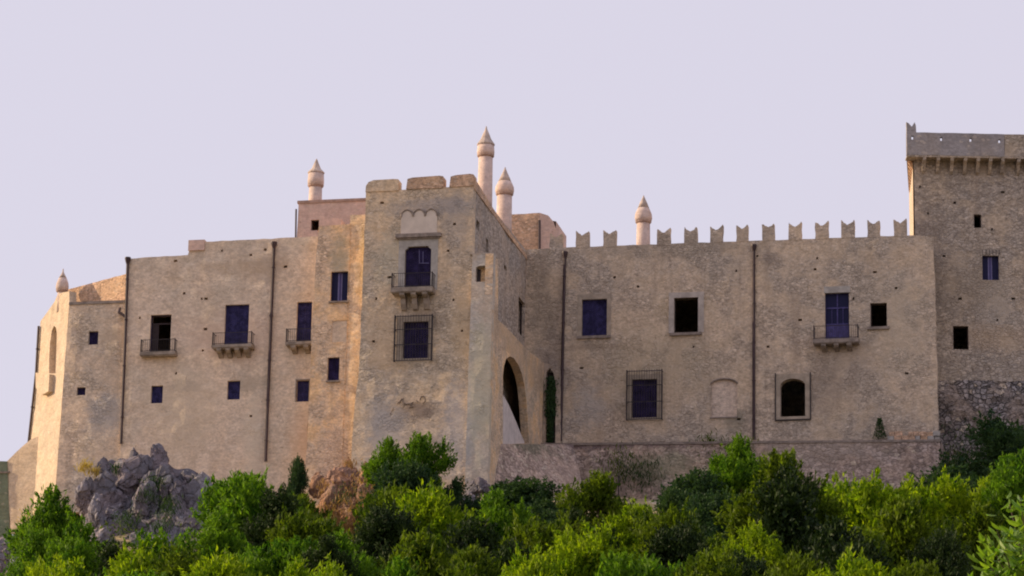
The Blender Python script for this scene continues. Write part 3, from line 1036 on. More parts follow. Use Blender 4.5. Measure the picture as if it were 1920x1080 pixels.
# ================================================================== LEFT WING
left = thing('plain_wing', (PL.hit(400, 850).x, PL.p.y, 45), 'plain tan wing with three balconies and two long drainpipes, left of the square tower', 'castle wing')
H = []
h, w_ = window(PL, (281, 590, 320, 664), left, 'ajar', label='dark balcony door standing half open'); H.append(h)
h, w_ = window(PL, (421, 571, 466, 652), left, 'blue', label='wide blue balcony door'); H.append(h)
h, w_ = window(PL, (556, 566, 584, 644), left, 'blue', label='narrow blue balcony door'); H.append(h)
h, w_ = window(PL, (283, 723, 305, 756), left, 'blue'); H.append(h)
h, w_ = window(PL, (426, 714, 450, 749), left, 'blue'); H.append(h)
h, w_ = window(PL, (556, 713, 579, 753), left, 'blue', (554, 711, 580, 753), trim='trim_dark'); H.append(h)
balcony(PL, (267, 663, 333, 669), left, 0, None, 637, .6, label='thin railed balcony without corbels')
balcony(PL, (403, 651, 478, 656), left, 4, (407, 656, 475, 672), 624, .8, label='railed balcony on four corbels')
balcony(PL, (540, 645, 592, 650), left, 2, (542, 650, 590, 664), 617, .7, label='railed balcony cut short by the bay')
H += putlogs(PL, [(416, 470), (497, 468), (329, 489), (262, 596), (470, 478), (385, 617), (378, 560), (345, 550), (386, 560), (330, 700), (470, 780), (535, 500), (380, 657)])
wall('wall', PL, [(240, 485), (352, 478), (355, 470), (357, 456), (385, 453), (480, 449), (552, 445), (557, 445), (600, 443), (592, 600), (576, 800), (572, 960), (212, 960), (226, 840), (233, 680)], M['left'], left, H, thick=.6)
mb = MB(); s0, s1, t0, t1 = PL.rect(354, 452, 384, 470); mb.box(PL, s0, s1, t0, t1 + .05, -.12, .8).build('chimney_stub', M['pink'], left)
downpipe(PL, [(241, 488), (236, 640), (228, 833)], left)
downpipe(PL, [(515, 459), (508, 640), (499, 866)], left)
LX0, LX1 = PL.hit(240, 500).x, PL.hit(590, 500).x
shell('body', [(LX0 + .02, PL.p.y + .25), (LX1, PL.p.y + .25), (LX1, YW - 2), (LX0 + .02, YW - 2)], 42, PL.hit(240, 484).z - .3, M['left'], left, front=(0,))
zz = PL.hit(400, 452).z
shell('parapet_return', [(PL.hit(357, 460).x, PL.p.y + .25), (LX1, PL.p.y + .25), (LX1, YW - 3), (PL.hit(357, 460).x, YW - 3)], PL.hit(240, 484).z - .5, zz - .2, M['left'], left, front=(0,), roof=True)

# bay
bay = thing('narrow_bay', (PB.hit(625, 880).x, PB.p.y, 45), 'narrow ochre-stained bay with stacked small windows, tight against the left of the square tower', 'castle wing')
H = []
h, w_ = window(PB, (620, 509, 652, 565), bay, 'curtain', None, (617, 565, 654, 568)); H.append(h)
h, w_ = window(PB, (614, 670, 636, 714), bay, 'shutters', None, (612, 714, 638, 717)); H.append(h)
bl = PB.rect(622, 601, 650, 641)
H.append(R4(bl))
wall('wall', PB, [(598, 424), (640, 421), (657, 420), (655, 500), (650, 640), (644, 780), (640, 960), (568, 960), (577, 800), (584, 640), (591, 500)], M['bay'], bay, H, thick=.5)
mb = MB(); mb.box(PB, bl[0] - .1, bl[1] + .1, bl[2] - .1, bl[3] + .1, .05, .1).build('blocked_window', M['left'], bay)
q0 = PB.hit(656, 500)
PB2 = Plane(Vector((q0.x, PB.p.y, q0.z)), -7, .4)
wall('stained_wall', PB2, [(657, 403), (690, 402), (690, 640), (686, 960), (640, 960), (644, 780), (650, 640), (655, 500)], M['bay'], bay, thick=.5, label='strip beside the tower washed in ochre by low sun')  # warm sunlight is put into this strip's ochre colour as well
BX0, BX1 = PB.hit(594, 450).x, PT.hit(690, 450).x
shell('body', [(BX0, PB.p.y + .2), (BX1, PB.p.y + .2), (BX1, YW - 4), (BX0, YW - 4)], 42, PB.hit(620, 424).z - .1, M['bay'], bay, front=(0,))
mb = MB()
PSH = Plane(C0 + Vector((0, 3.2, 0)), 0)
mb.prism(PSH, [PSH.st(*p) for p in ((599, 417), (603, 413), (628, 408), (640, 411), (640, 424), (598, 424))], 0, 1.6)
mb.build('lean_to_roof', M['pink'], bay)

# upper rear block
PU = Plane(C0 + Vector((0, 5.5, 0)), 0)
upb = thing('pink_upper_block', (PU.hit(620, 440).x, PU.p.y, PU.hit(620, 445).z), 'flat-topped pinkish block behind the bay, carrying a lone chimney', 'building')
hU, wU = window(PU, (583, 412, 598, 432), upb, 'dark')
wall('wall', PU, [(560, 379), (620, 377), (700, 375), (700, 450), (556, 452), (558, 420)], M['pink'], upb, [hU], thick=.5, jit=.015)
mb = MB(); s0, s1, t0, t1 = PU.rect(558, 374, 700, 379); mb.box(PU, s0, s1, t0, t1, -.08, .3).build('coping', M['ring'], upb)
shell('body', [(PU.hit(559, 420).x + .02, PU.p.y + .1), (PU.hit(690, 420).x, PU.p.y + .1), (PU.hit(690, 420).x, PU.p.y + 7), (PU.hit(559, 420).x + .02, PU.p.y + 7)], PU.hit(620, 470).z, PU.hit(620, 379).z, M['pink'], upb, front=(0,))
downpipe(PU, [(556, 393), (555, 446)], upb, hopper=False, r=.06, off=.1)

# rear polygonal block
PA = Plane(C0 + Vector((0, 21, 0)), 0)
rear = thing('rear_faceted_block', (PA.hit(990, 470).x, PA.p.y, PA.hit(990, 490).z), 'low orange-pink faceted block rising behind the wing, right of the bulb chimney', 'building')
A0, A1 = PA.hit(930, 403), PA.hit(1012, 400)
wall('wall', PA, [(930, 404), (1012, 399), (1012, 500), (930, 500)], M['brick'], rear, thick=.4, jit=.015)
PA2 = Plane(Vector((A1.x, PA.p.y, A1.z)), 40)
wall('rounded_wall', PA2, [(1012, 399), (1028, 404), (1038, 416), (1044, 434), (1046, 500), (1012, 500)], M['pink'], rear, thick=.4, jit=.01, label='smooth pink canted side')
ax = PA2.hit(1044, 450)
shell('body', [(A0.x, A0.y + .1), (A1.x - .1, A1.y + .1), (ax.x - .1, ax.y + .1), (ax.x - .1, ax.y + 4), (A0.x, ax.y + 4)], PA.hit(990, 500).z, PA.hit(990, 409).z, M['pink'], rear, front=(0, 1))
downpipe(PA, [(1012, 414), (1012, 468)], rear, hopper=False, r=.1, off=.12)


# ================================================================== CHIMNEYS
def chimney(cx, base_y, t, prof, ring_y, label, onion=False, k=14):
    """prof: (half width px, y px) from the base to the tip; shaft, ring, drum and spire are its parts"""
    base = at(cx, base_y, t)
    zs = [(hw * t / FPX * 1.01, at(cx, y, t).z - base.z) for hw, y in prof]
    root = thing('chimney', base, label, 'chimney', 'minaret-like chimneys on the castle roofs')
    n = sum(1 for p in prof if p[1] > ring_y)
    shaft, cap = zs[:n], zs[n:]
    rz = cap[0][1]
    MB().lathe(base, [(shaft[0][0], -1.2)] + shaft[:-1] + [(shaft[-1][0], rz - .02)], k).build('shaft', M['chimney'], root, True)
    rr_ = cap[0][0] + .0
    MB().lathe(base, [(rr_ - .1, rz - .16), (rr_, rz - .06), (rr_, rz + .02), (rr_ - .06, rz + .06)], k).build('ring', M['ring'], root)
    if onion:
        MB().lathe(base, cap[:4], k).build('bulb', M['chimney'], root, True)
        sp = cap[3:]
        MB().lathe(base, sp, k).build('spire', M['capstone'], root, True)
    else:
        MB().lathe(base, cap[:3], k).build('drum', M['chimney'], root, True)
        sp = cap[2:]
        MB().lathe(base, [(sp[0][0] + .04, sp[0][1] - .02), (sp[0][0] + .05, sp[0][1] + .05)] + [(a, b + .06) for a, b in sp[1:]], k).build('spire', M['capstone'], root)


def tt(pl, px, py, back):
    return pl.hit(px, py).dot(HEAD) + back


PCF0 = Plane(C0 + Vector((0, 3.5, 0)), 0, 1.3)
chimney(591, 378, tt(PU, 591, 378, 1.6), [(13, 378), (12.5, 350), (15.5, 348), (16, 340), (15, 325), (9, 318), (5, 309), (2.5, 303), (.5, 299)], 349, 'slim chimney with conical cap alone on the pink upper block')
chimney(909, 376, 226.2, [(14.5, 376), (13.8, 294), (16.5, 292), (17, 285), (16, 272), (10, 262), (6, 252), (3, 246), (.6, 238)], 293, 'tallest chimney with conical cap, at the right corner of the square tower')
chimney(945, 425, 232.3, [(15, 425), (14.5, 366), (17, 364), (18.5, 357), (17.5, 350), (13, 341), (8.5, 331), (4, 322), (.5, 313)], 365, 'stout onion-capped chimney just right of the tallest one', True)
chimney(1206, 462, 242, [(13.5, 462), (12.8, 418), (15.5, 416), (17, 409), (16, 401), (11.5, 391), (7, 380), (3, 372), (.5, 366)], 417, 'pointed chimney rising among the merlons of the battlemented wing', True)
chimney(116, 553, tt(PCF0, 116, 553, 1.8), [(8.5, 553), (8.5, 547), (11.5, 545), (12.5, 538), (11.5, 531), (8, 522), (4, 515), (1.5, 510), (1, 504)], 546, 'small domed chimney at the far left corner of the castle', True)

# ================================================================== LEFT CORNER TOWER
PCF = Plane(C0 + Vector((0, 3.5, 0)), 0, 1.3)
corner = thing('corner_tower', (PCF.hit(170, 850).x, PCF.p.y, 43), 'leaning-walled corner tower, its left side bright in the sun, at the far left end', 'tower')
H = []
h, w_ = window(PCF, (166, 621, 184, 646), corner, 'shutters'); H.append(h)
h, w_ = window(PCF, (144, 726, 160, 741), corner, 'shutters'); H.append(h)
wall('wall', PCF, [(130, 568), (242, 566), (236, 700), (226, 960), (101, 960), (117, 740)], M['corner'], corner, H, thick=.5)
mb = MB(); s0, s1, t0, t1 = PCF.rect(130, 565, 242, 570); mb.box(PCF, s0, s1, t0, t1, -.08, .2).build('string_course', M['trim_dark'], corner)
A = PCF.hit(130, 568)
B = at_z(74, 600, A.z)
ang = math.degrees(math.atan2((A - B).y, (A - B).x))
PCL = Plane(A, ang, 1.2)
niche = [PCL.st(*p) for p in ((92, 700), (104, 700), (105.5, 660), (106.5, 625), (105, 614), (101, 611), (97, 620), (93.5, 645), (92, 675))]
wall('sunlit_wall', PCL, [(130, 568), (130, 546), (118, 548), (108, 552), (102, 566), (88, 586), (76, 602), (72, 640), (58, 800), (36, 990), (94, 985), (104, 915), (117, 740)], M['lowwall'], corner, [niche], thick=.5, jit=.015, label='side wall glowing in the low sun')
s_ = [a for a, b in niche]; t_ = [b for a, b in niche]
mb = MB(); mb.box(PCL, min(s_) - .1, max(s_) + .1, min(t_) - .1, max(t_) + .1, .45, .5).build('niche_back', M['lowwall'], corner)
# corbelled sill box below the niche
q = [PCL.st(*p) for p in ((76, 700), (102, 703), (100, 735), (88, 742), (76, 728))]
mb = MB(); mb.prism(PCL, q, -.35, .1).build('corbelled_sill', M['lowwall'], corner)
downpipe(PCL, [(75, 612), (70, 700), (56, 830), (38, 985)], corner, hopper=False, r=.08, off=.1)
# pipe elbow near the wing
mb = MB(); mb.tube([PL.w(*PL.st(223, 577), .2), PL.w(*PL.st(224, 586), -.1), PL.w(*PL.st(238, 596), -.16)], .1, 7).build('pipe_elbow', M['pipe'], corner)
# brick parapet wall catching the sun
PBW = Plane(PCF.hit(238, 567) + Vector((0, .35, 0)), -24)
wall('brick_parapet', PBW, [(117, 545), (160, 534), (238, 513), (246, 513), (246, 580), (117, 580)], M['brick'], corner, thick=.35, jit=.015, label='warm brick parapet with sloping top')
bk = B + Vector((2, 8, 0))
shell('body', [(B.x + .15, B.y + .1), (A.x + .1, A.y + .1), (LX0 + .1, A.y + .1), (LX0 + .1, bk.y), (B.x + .4, bk.y)], 40, A.z - .15, M['corner'], corner, front=(0, 1))

# low walls beyond the corner tower
Pm = Plane(at(8, 870, 233), 0)
low = thing('mossy_low_wall', at(8, 985, 233), 'dark mossy low wall cut by the left edge of the picture', 'wall')
wall('wall', Pm, [(-120, 865), (13, 865), (19, 1010), (-120, 1010)], M['moss'], low, thick=.5, grid=.6)
mb = MB(); s0, s1, t0, t1 = Pm.rect(-120, 886, 18, 889); mb.box(Pm, s0, s1, t0, t1, -.1, .1).build('string_course', M['trim_dark'], low)
lw = thing('sloping_low_wall', at(35, 985, 232), 'pale sloping wall between mossy wall and corner tower', 'wall')
Aw = at(17, 865, 233)
Pw2 = Plane(Aw, -12)
wall('wall', Pw2, [(12, 866), (30, 848), (56, 825), (80, 815), (80, 1000), (20, 1000)], M['lowwall'], lw, thick=.4, grid=.6)

# ================================================================== KEEP
PKF = Plane(PWG.hit(1715, 441) + Vector((0, 2.2, 0)), 11.8 + .0)
keep = thing('tall_keep', (PKF.hit(1830, 700).x, PKF.p.y, 55), 'tall keep with overhanging machicolated parapet, cut by the right edge of the picture', 'tower')
KA = PKF.hit(1713, 441)
H = []
h, w_ = window(PKF, (1826, 402, 1840, 427), keep, 'dark'); H.append(h)
h, w_ = window(PKF, (1842, 479, 1873, 525), keep, 'curtain', label='blue window with pale curtain under an iron hood'); H.append(h)
mb = MB(); s0, s1, t0, t1 = PKF.rect(1842, 470, 1873, 479)
for i in range(6):
    s = s0 + (s1 - s0) * i / 5
    mb.box(PKF, s - .02, s + .02, t0, t1, -.25 + .02 * i % .04, -.2)
mb.build('iron_hood', M['iron'], w_)
h, w_ = window(PKF, (1787, 611, 1816, 655), keep, 'dark'); H.append(h)
H += putlogs(PKF, [(1740, 400), (1790, 380), (1880, 360), (1860, 430), (1770, 480), (1800, 560), (1870, 600), (1750, 620), (1900, 560), (1725, 350)])
wall('wall', PKF, [(1713, 285), (2080, 288), (2080, 715), (1762, 715), (1740, 715), (1718, 560)], M['keep'], keep, H, thick=.6)
PKB = Plane(PKF.hit(1840, 713), 11.8, 7)
wall('rubble_base', PKB, [(1735, 713), (2080, 713), (2080, 1010), (1735, 1010)], M['plinth'], keep, thick=.4, grid=.4, amp=.22, label='grey rubble base of the keep')
# side: a nearly edge-on wall catching the sun
sdir = math.radians(90 + 7.0)
KB = KA + Vector((math.cos(sdir), math.sin(sdir), 0)) * 9
PKL = Plane(KA, 97.0 + 180)       # faces left
zb, zt = PKF.hit(1715, 470).z - 2, PKF.hit(1715, 287).z
mb = MB()
n9 = 18
vs = []
for j in range(13):
    for i in range(n9 + 1):
        p = KA.lerp(KB, i / n9)
        z = zb + (zt - zb) * j / 12
        q = Vector((p.x, p.y, z))
        q.x += noise.noise(q * 1.3) * .03 if 0 < i < n9 else 0
        vs.append(q)
mb.add(vs, [(j * (n9 + 1) + i, j * (n9 + 1) + i + 1, (j + 1) * (n9 + 1) + i + 1, (j + 1) * (n9 + 1) + i) for j in range(12) for i in range(n9)])
mb.build('sunlit_side_wall', M['lowwall'], keep)
# parapet ring on brackets
PF = Plane(PKF.p - PKF.n * (-.95), 11.8)
PF = Plane(PKF.p + PKF.n * .95, 11.8)
ps0, pt0 = PF.st(1700, 290)
ps1 = PF.st(2080, 290)[0]
pt1 = PF.st(1760, 249)[1]
holes = []
for hx, hy in ((1711, 258), (1765, 260.5), (1820, 262), (1874, 264.5)):
    a, b = PF.st(hx, hy)
    holes.append([(a - .075, b - .13), (a + .075, b - .13), (a + .075, b + .13), (a - .075, b + .13)])
# the wall with loopholes
mer_s = PF.st(1718, 250)[0]
wall('parapet_front', PF, [(ps0, pt0), (PF.st(1884, 290)[0], pt0), (PF.st(1884, 290)[0], pt1 - .02), (mer_s, pt1), (mer_s - .02, pt1 + .48), (mer_s - .1, pt1 + .72), (mer_s - .30, pt1 + .40), (ps0 + .16, pt1 + .64), (ps0, pt1 + .72)], M['parapet'], keep, holes, thick=.3, amp=.02, loc=True)
wall('parapet_front', PF, [(PF.st(1884, 290)[0], pt0), (ps1, pt0), (ps1, pt1 - .05), (PF.st(1884, 290)[0], pt1 - .02)], M['keep'], keep, [], thick=.3, amp=.02, loc=True, label='brown stretch of parapet')
mb = MB()
cF = PF.w(ps0, pt0)
cF2 = PF.w(ps0, pt1)
back = Vector((math.cos(math.radians(94.6)), math.sin(math.radians(94.6)), 0))
L = 8.5
for zz0, zz1 in ((cF.z, cF2.z),):
    inn = PF.u * .3
    a = Vector((cF.x, cF.y, zz0)); b = a + back * L
    mb.hexa([a + PF.n * -.3, a + inn + PF.n * -.3, b + inn, b, a + PF.n * -.3 + Vector((0, 0, zz1 - zz0)), a + inn + PF.n * -.3 + Vector((0, 0, zz1 - zz0)), b + inn + Vector((0, 0, zz1 - zz0)), b + Vector((0, 0, zz1 - zz0))])
mb.build('parapet_side', M['parapet'], keep)
mb = MB()       # soffit slab
w1 = PF.w(ps0, pt0 - .0)
s_in = 1.0
mb.box(PF, ps0 + .02, ps1, pt0 - .12, pt0 - .004, .02, 1.0)
mb.build('soffit', M['keep'], keep)
mb = MB()
a = w1 + back * .9 + Vector((0, 0, -.12)); b = w1 + back * L + Vector((0, 0, -.12))
mb.hexa([a + PF.u * .02, a + PF.u * .5, b + PF.u * .62, b + PF.u * .02] + [q + Vector((0, 0, .116)) for q in (a + PF.u * .02, a + PF.u * .5, b + PF.u * .62, b + PF.u * .02)])
mb.build('soffit', M['brick'], keep)  # brick colour stands in for orange bounced light under the overhang
for i, bx_ in enumerate((1734, 1760, 1786, 1811, 1835, 1858, 1881, 1911, 1936, 1962, 1990, 2016, 2044)):
    s = PF.st(bx_, 300)[0]
    mb = MB()
    pr = [(.04, pt0 - .123), (.95, pt0 - .123), (.95, pt0 - 1.05), (.72, pt0 - .9), (.4, pt0 - .5), (.08, pt0 - .32)]
    w2 = .11
    vs = [PF.w(s - w2, z, d) for d, z in pr] + [PF.w(s + w2, z, d) for d, z in pr]
    n = len(pr)
    mb.add(vs, [tuple(range(n)), tuple(range(2 * n - 1, n - 1, -1))] + [(j, j + n, (j + 1) % n + n, (j + 1) % n) for j in range(n)])
    mb.build('bracket', M['keep'], keep)
for i in range(9):       # brackets of the left side
    p = w1 + back * (1.2 + i * .85) + Vector((0, 0, -.123))
    mb = MB()
    x1 = PF.u * .52
    mb.hexa([p + x1 + Vector((0, 0, -.75)), p + x1 + Vector((.02, 0, -.75)), p + x1 + Vector((.02, 0, -.75)) + back * .22, p + x1 + Vector((0, 0, -.75)) + back * .22,
             p + PF.u * .05, p + x1 + Vector((.03, 0, 0)), p + x1 + Vector((.03, 0, 0)) + back * .22, p + PF.u * .05 + back * .22])
    mb.build('bracket', M['brick'], keep)  # brick colour here too paints the warm bounced light
kr = PKF.w(PKF.st(2080, 400)[0], 0)
shell('body', [(KA.x + .1, KA.y + .15), (kr.x, kr.y + .15), (kr.x - 2, kr.y + 9), (KB.x + .1, KB.y)], 46, zt, M['keep'], keep, front=(0, 3))


# ================================================================== ROCKS
def rockmesh(c, r, seed, mb, sub=4, squash=(1, 1, 1), rough=.45):
    bm = bmesh.new()
    bmesh.ops.create_icosphere(bm, subdivisions=sub, radius=1)
    rot = Matrix.Rotation(seed * 1.7, 3, 'Z') @ Matrix.Rotation(seed * .9, 3, 'X')
    rd = random.Random(seed)
    cuts = [(Vector((rd.gauss(0, 1), rd.gauss(0, 1), rd.gauss(0, 1))).normalized(), rd.uniform(.42, .85)) for _ in range(15)]
    vs = []
    for v in bm.verts:
        d = v.co.normalized()
        rad = 1.0
        for nrm, k in cuts:
            dd = d.dot(nrm)
            if dd > .05:
                rad = min(rad, k / dd)
        rad += noise.noise(d * 2.2 + Vector((seed, 0, 0))) * rough * .30 + abs(noise.noise(d * 4 + Vector((0, seed, 0)))) * -rough * .38 - abs(noise.noise(d * 10 + Vector((0, seed, 3)))) * rough * .16
        q = rot @ (d * rad)
        vs.append(Vector(c) + Vector((q.x * r * squash[0], q.y * r * squash[1], q.z * r * squash[2])))
    mb.add(vs, [tuple(v.index for v in f.verts) for f in bm.faces])
    bm.free()


def outcrop(name, label, items, mat, loc):
    root = thing(name, loc, label, 'rocks')
    for i, (px, py, t, rp, sq) in enumerate(items):
        mb = MB()
        rockmesh(at(px, py, t), rp * t / FPX, i * 3 + int(px), mb, 4 if rp > 20 else 3, sq)
        mb.build('rock', M[mat], root)
    return root


outcrop('rock_outcrop', 'large craggy grey limestone outcrop under the left wing', [
    (262, 985, 218.6, 120, (1.1, .45, .95)), (195, 950, 217.6, 74, (.85, .55, 1.25)), (345, 965, 217.6, 84, (.8, .5, 1.15)), (238, 905, 218.8, 74, (.85, .5, 1.05)),
    (303, 872, 219.8, 50, (.55, .5, 1.2)), (163, 930, 217.6, 36, (.7, .7, 1.5)), (290, 925, 217.4, 66, (.85, .5, 1.05)), (362, 925, 218.8, 56, (.8, .5, 1.1)),
    (215, 1005, 215.6, 76, (.95, .6, 1.0)), (315, 1005, 215.4, 84, (1, .6, .95)), (390, 985, 217.6, 48, (.6, .6, 1.4)), (270, 950, 216.2, 50, (.7, .6, 1.3)),
    (262, 1040, 213.8, 90, (1.2, .6, .85)), (190, 888, 218.6, 28, (.6, .7, 1.3)), (185, 975, 215.6, 40, (.6, .6, 1.6)), (352, 1000, 214.8, 50, (.8, .5, 1.2)), (252, 868, 219.6, 32, (.8, .6, 1.1)), (330, 925, 216.6, 30, (.6, .6, 1.4)), (180, 1030, 213.6, 56, (.9, .6, 1)), (370, 1045, 213.6, 60, (1, .6, .9))], 'rock', at(262, 1000, 217))
def rock_face(parent, name, c00, c10, c11, c01, mat, n=46):
    mb = MB()
    vs = []
    for j in range(n + 1):
        for i in range(n + 1):
            u, v = i / n, j / n
            q = c00.lerp(c10, u).lerp(c01.lerp(c11, u), v)
            k = min(1, 5 * v + .2, 5 * (1 - v), 6 * u + .1, 6 * (1 - u) + .1)
            r = 1 - abs(noise.noise(Vector((q.x * .55, q.z * .4, 3)))) * 2
            r2 = 1 - abs(noise.noise(Vector((q.x * 1.4, q.z * 1.1, 9)))) * 2
            r3 = noise.cell(Vector((q.x * 1.1 + q.z * .5, q.z * .8, 1)))
            top = noise.noise(Vector((q.x * .8, 0, 7))) * 1.6 * max(0, v - .5)
            vs.append(q + Vector((0, -1, .25)) * ((r * .9 + r2 * .45 + r3 * .35 - .6) * k) + Vector((0, 0, top)))
    mb.add(vs, [(j * (n + 1) + i, j * (n + 1) + i + 1, (j + 1) * (n + 1) + i + 1, (j + 1) * (n + 1) + i) for j in range(n) for i in range(n)])
    return mb.build(name, mat, parent)


rock_face(bpy.data.objects['rock_outcrop'], 'cliff_face', at(135, 1060, 214.2), at(415, 1060, 214.2), at(372, 885, 219.2), at(205, 862, 219.4), M['rock'])
outcrop('ochre_rock_bank', 'ochre rock bank between the bay foot and the tower foot', [
    (645, 925, 217.0, 70, (.8, .5, 1.2)), (688, 908, 216.4, 50, (.8, .6, 1.2)), (625, 950, 215.4, 40, (.8, .6, 1.1)), (695, 945, 214.6, 44, (.8, .6, 1.1)), (655, 955, 214.6, 36, (.9, .6, 1.0)), (615, 965, 216.5, 46, (1, .6, 1)), (670, 975, 215.5, 52, (1, .6, .9)), (600, 915, 219, 28, (.8, .7, 1.2)), (652, 880, 218.6, 18, (.6, .7, 1.7))], 'rock_warm', at(650, 960, 217))
outcrop('grey_boulders', 'small grey boulders at the foot of the buttress', [
    (900, 915, 217, 30, (1.1, .7, .8)), (880, 940, 216, 26, (.9, .7, 1.1)), (925, 950, 216, 30, (1, .7, 1)), (885, 985, 214.5, 30, (.8, .7, 1.2))], 'rock', at(900, 950, 216))
outcrop('left_boulder', 'dark grey boulder in the bottom left corner below the low walls', [
    (5, 1050, 214, 58, (1, .7, .9)), (40, 1075, 212, 40, (1, .7, 1)), (-40, 1040, 215, 50, (1, .7, 1))], 'rock', at(10, 1070, 214))
outcrop('keep_footing_rocks', 'grey-blue rocks sticking out of the rubble under the keep', [
    (1795, 800, 236, 30, (.9, .5, .9)), (1825, 760, 237, 20, (.9, .5, .8)), (1782, 850, 235, 26, (.9, .5, 1.1)), (1870, 760, 236.8, 24, (1.3, .5, .7))], 'rock', at(1800, 830, 236))


# ================================================================== VEGETATION
def quads_to_mesh(name, c, ax, sd_, ln, wd, mat):
    """leaf = pointed quad (4 verts, 1 face)"""
    n = len(c)
    v = np.empty((n, 4, 3), np.float32)
    v[:, 0] = c - ax * (ln * .5)[:, None]
    v[:, 1] = c + sd_ * (wd * .5)[:, None]
    v[:, 2] = c + ax * (ln * .5)[:, None]
    v[:, 3] = c - sd_ * (wd * .5)[:, None]
    me = bpy.data.meshes.new(name)
    me.vertices.add(n * 4)
    me.vertices.foreach_set('co', v.reshape(-1))
    me.loops.add(n * 4)
    me.loops.foreach_set('vertex_index', np.arange(n * 4, dtype=np.int32))
    me.polygons.add(n)
    me.polygons.foreach_set('loop_start', np.arange(0, n * 4, 4, dtype=np.int32))
    me.update(calc_edges=True)
    if mat:
        me.materials.append(mat)
    return me


def unit(a):
    return a / np.maximum(1e-6, np.linalg.norm(a, axis=1))[:, None]


def crown_mesh(name, seed, mat, R=2.5, Hh=4.2, lobes=12, tufts=46, per=30, leaf=(.26, .08), tuft_len=.62, up=.55, airy=.0):
    """crown of leaf tufts: lobes spread through an uneven volume; each tuft is a twig with leaves round it"""
    g = np.random.default_rng(seed)
    lc, lr = [], []
    for i in range(lobes):
        a = g.uniform(0, 6.283)
        hh = g.uniform(.12, 1.0)
        rad = R * math.sin(math.pi * min(.93, .18 + hh * .72)) ** .7 * g.uniform(.35, .8)
        if i < 3:
            rad *= .4
        lc.append((rad * math.cos(a), rad * math.sin(a), Hh * hh * .80))
        lr.append(R * g.uniform(.28, .50) * (1.12 - hh * .40))
    lc, lr = np.array(lc), np.array(lr)
    C_, A_, S_, L_, W_ = [], [], [], [], []
    for k in range(lobes):
        d = unit(g.normal(size=(tufts, 3)) + np.array([0, 0, .35]))
        base = lc[k] + d * lr[k] * g.uniform(.62, 1.08, (tufts, 1)) * np.array([1, 1, 1.1])
        tdir = unit(d * (1 - up) + np.array([0, 0, up]) + g.normal(size=(tufts, 3)) * .28)
        for j in range(tufts):
            m_ = int(per * g.uniform(.5, 1.3))
            s = g.uniform(-.2, 1, m_)
            tl = tuft_len * g.uniform(.6, 1.35)
            off = g.normal(size=(m_, 3)) * (.13 * (1.15 - s * .95))[:, None]
            C_.append(base[j] + tdir[j] * (s * tl)[:, None] + off)
            ax = unit(tdir[j] + g.normal(size=(m_, 3)) * .55)
            A_.append(ax)
            S_.append(unit(np.cross(ax, g.normal(size=(m_, 3)))))
            L_.append(leaf[0] * g.uniform(.6, 1.4, m_))
            W_.append(leaf[1] * g.uniform(.7, 1.4, m_))
    # inner leaves, fewer and larger, keep the heart of the crown dark
    m_ = int(lobes * 190 * (1 - airy))
    pk = g.integers(0, lobes, m_)
    d = unit(g.normal(size=(m_, 3)))
    C_.append(lc[pk] + d * (lr[pk] * g.uniform(0, .75, m_))[:, None])
    ax = unit(g.normal(size=(m_, 3)))
    A_.append(ax)
    S_.append(unit(np.cross(ax, g.normal(size=(m_, 3)))))
    L_.append(np.full(m_, leaf[0] * 1.9))
    W_.append(np.full(m_, leaf[1] * 3.0))
    me = quads_to_mesh(name, np.concatenate(C_), np.concatenate(A_), np.concatenate(S_), np.concatenate(L_), np.concatenate(W_), M[mat])
    return me, lc


KINDS = {}
for key, mat, seeds, kw in (('lime', 'leaf_lime', (1, 2, 3), dict(up=.6)), ('olive', 'leaf_olive', (11, 12, 13), dict(up=.5)), ('green', 'leaf_green', (21, 22, 23), dict(up=.62)),
                            ('dark', 'leaf_dark', (31, 32), dict(up=.35, leaf=(.17, .09))), ('deep', 'leaf_deep', (41, 42, 43), dict(up=.5, leaf=(.22, .08)))):
    KINDS[key] = [crown_mesh(key + '_foliage', s, mat, **kw) for s in seeds]


def tree(name, cx, top, wpx, t, kind, variant, label, group, hfac=1.0, cat='tree', rot=None, seat=None):
    topp = at(cx, top, t)
    gz = ground_z(topp.x, topp.y)
    width = wpx * 1.3 * t / FPX
    total = topp.z - gz
    ch = min(width * hfac, max(total, .8))
    me, lc = KINDS[kind][variant % len(KINDS[kind])]
    root = thing(name, (topp.x, topp.y, gz - .1), label, cat, group)
    o = bpy.data.objects.new('foliage', me)
    COL.objects.link(o)
    sx = width / 5.2
    sz = ch / 4.3
    place(o, (topp.x, topp.y, topp.z - ch), root)
    o.scale = (sx, sx, sz)
    a = rot if rot is not None else (cx * 1.37) % 6.28
    o.rotation_euler = (0, 0, a)
    o['kind'] = 'stuff'
    # trunk and limbs to the lobes
    mb = MB()
    basep = Vector((topp.x, topp.y, gz - .3))
    fork = Vector((topp.x + .1, topp.y, topp.z - ch * .86))
    if fork.z < basep.z + .4:
        fork.z = basep.z + .4
    r0 = .035 * width + .05
    mid = basep.lerp(fork, .5) + Vector((.12, .05, 0))
    mb.tube([basep, mid, fork], r0, 7, r0 * .7)
    for k in range(0, len(lc), 2):
        v = Vector(lc[k])
        q = Vector((v.x * sx * math.cos(a) - v.y * sx * math.sin(a), v.x * sx * math.sin(a) + v.y * sx * math.cos(a), v.z * sz)) + Vector((topp.x, topp.y, topp.z - ch))
        m_ = fork.lerp(q, .5) + Vector((0, 0, .15))
        mb.tube([fork, m_, q], r0 * .45, 5, r0 * .1)
    mb.build('trunk', M['bark'], root)
    return root


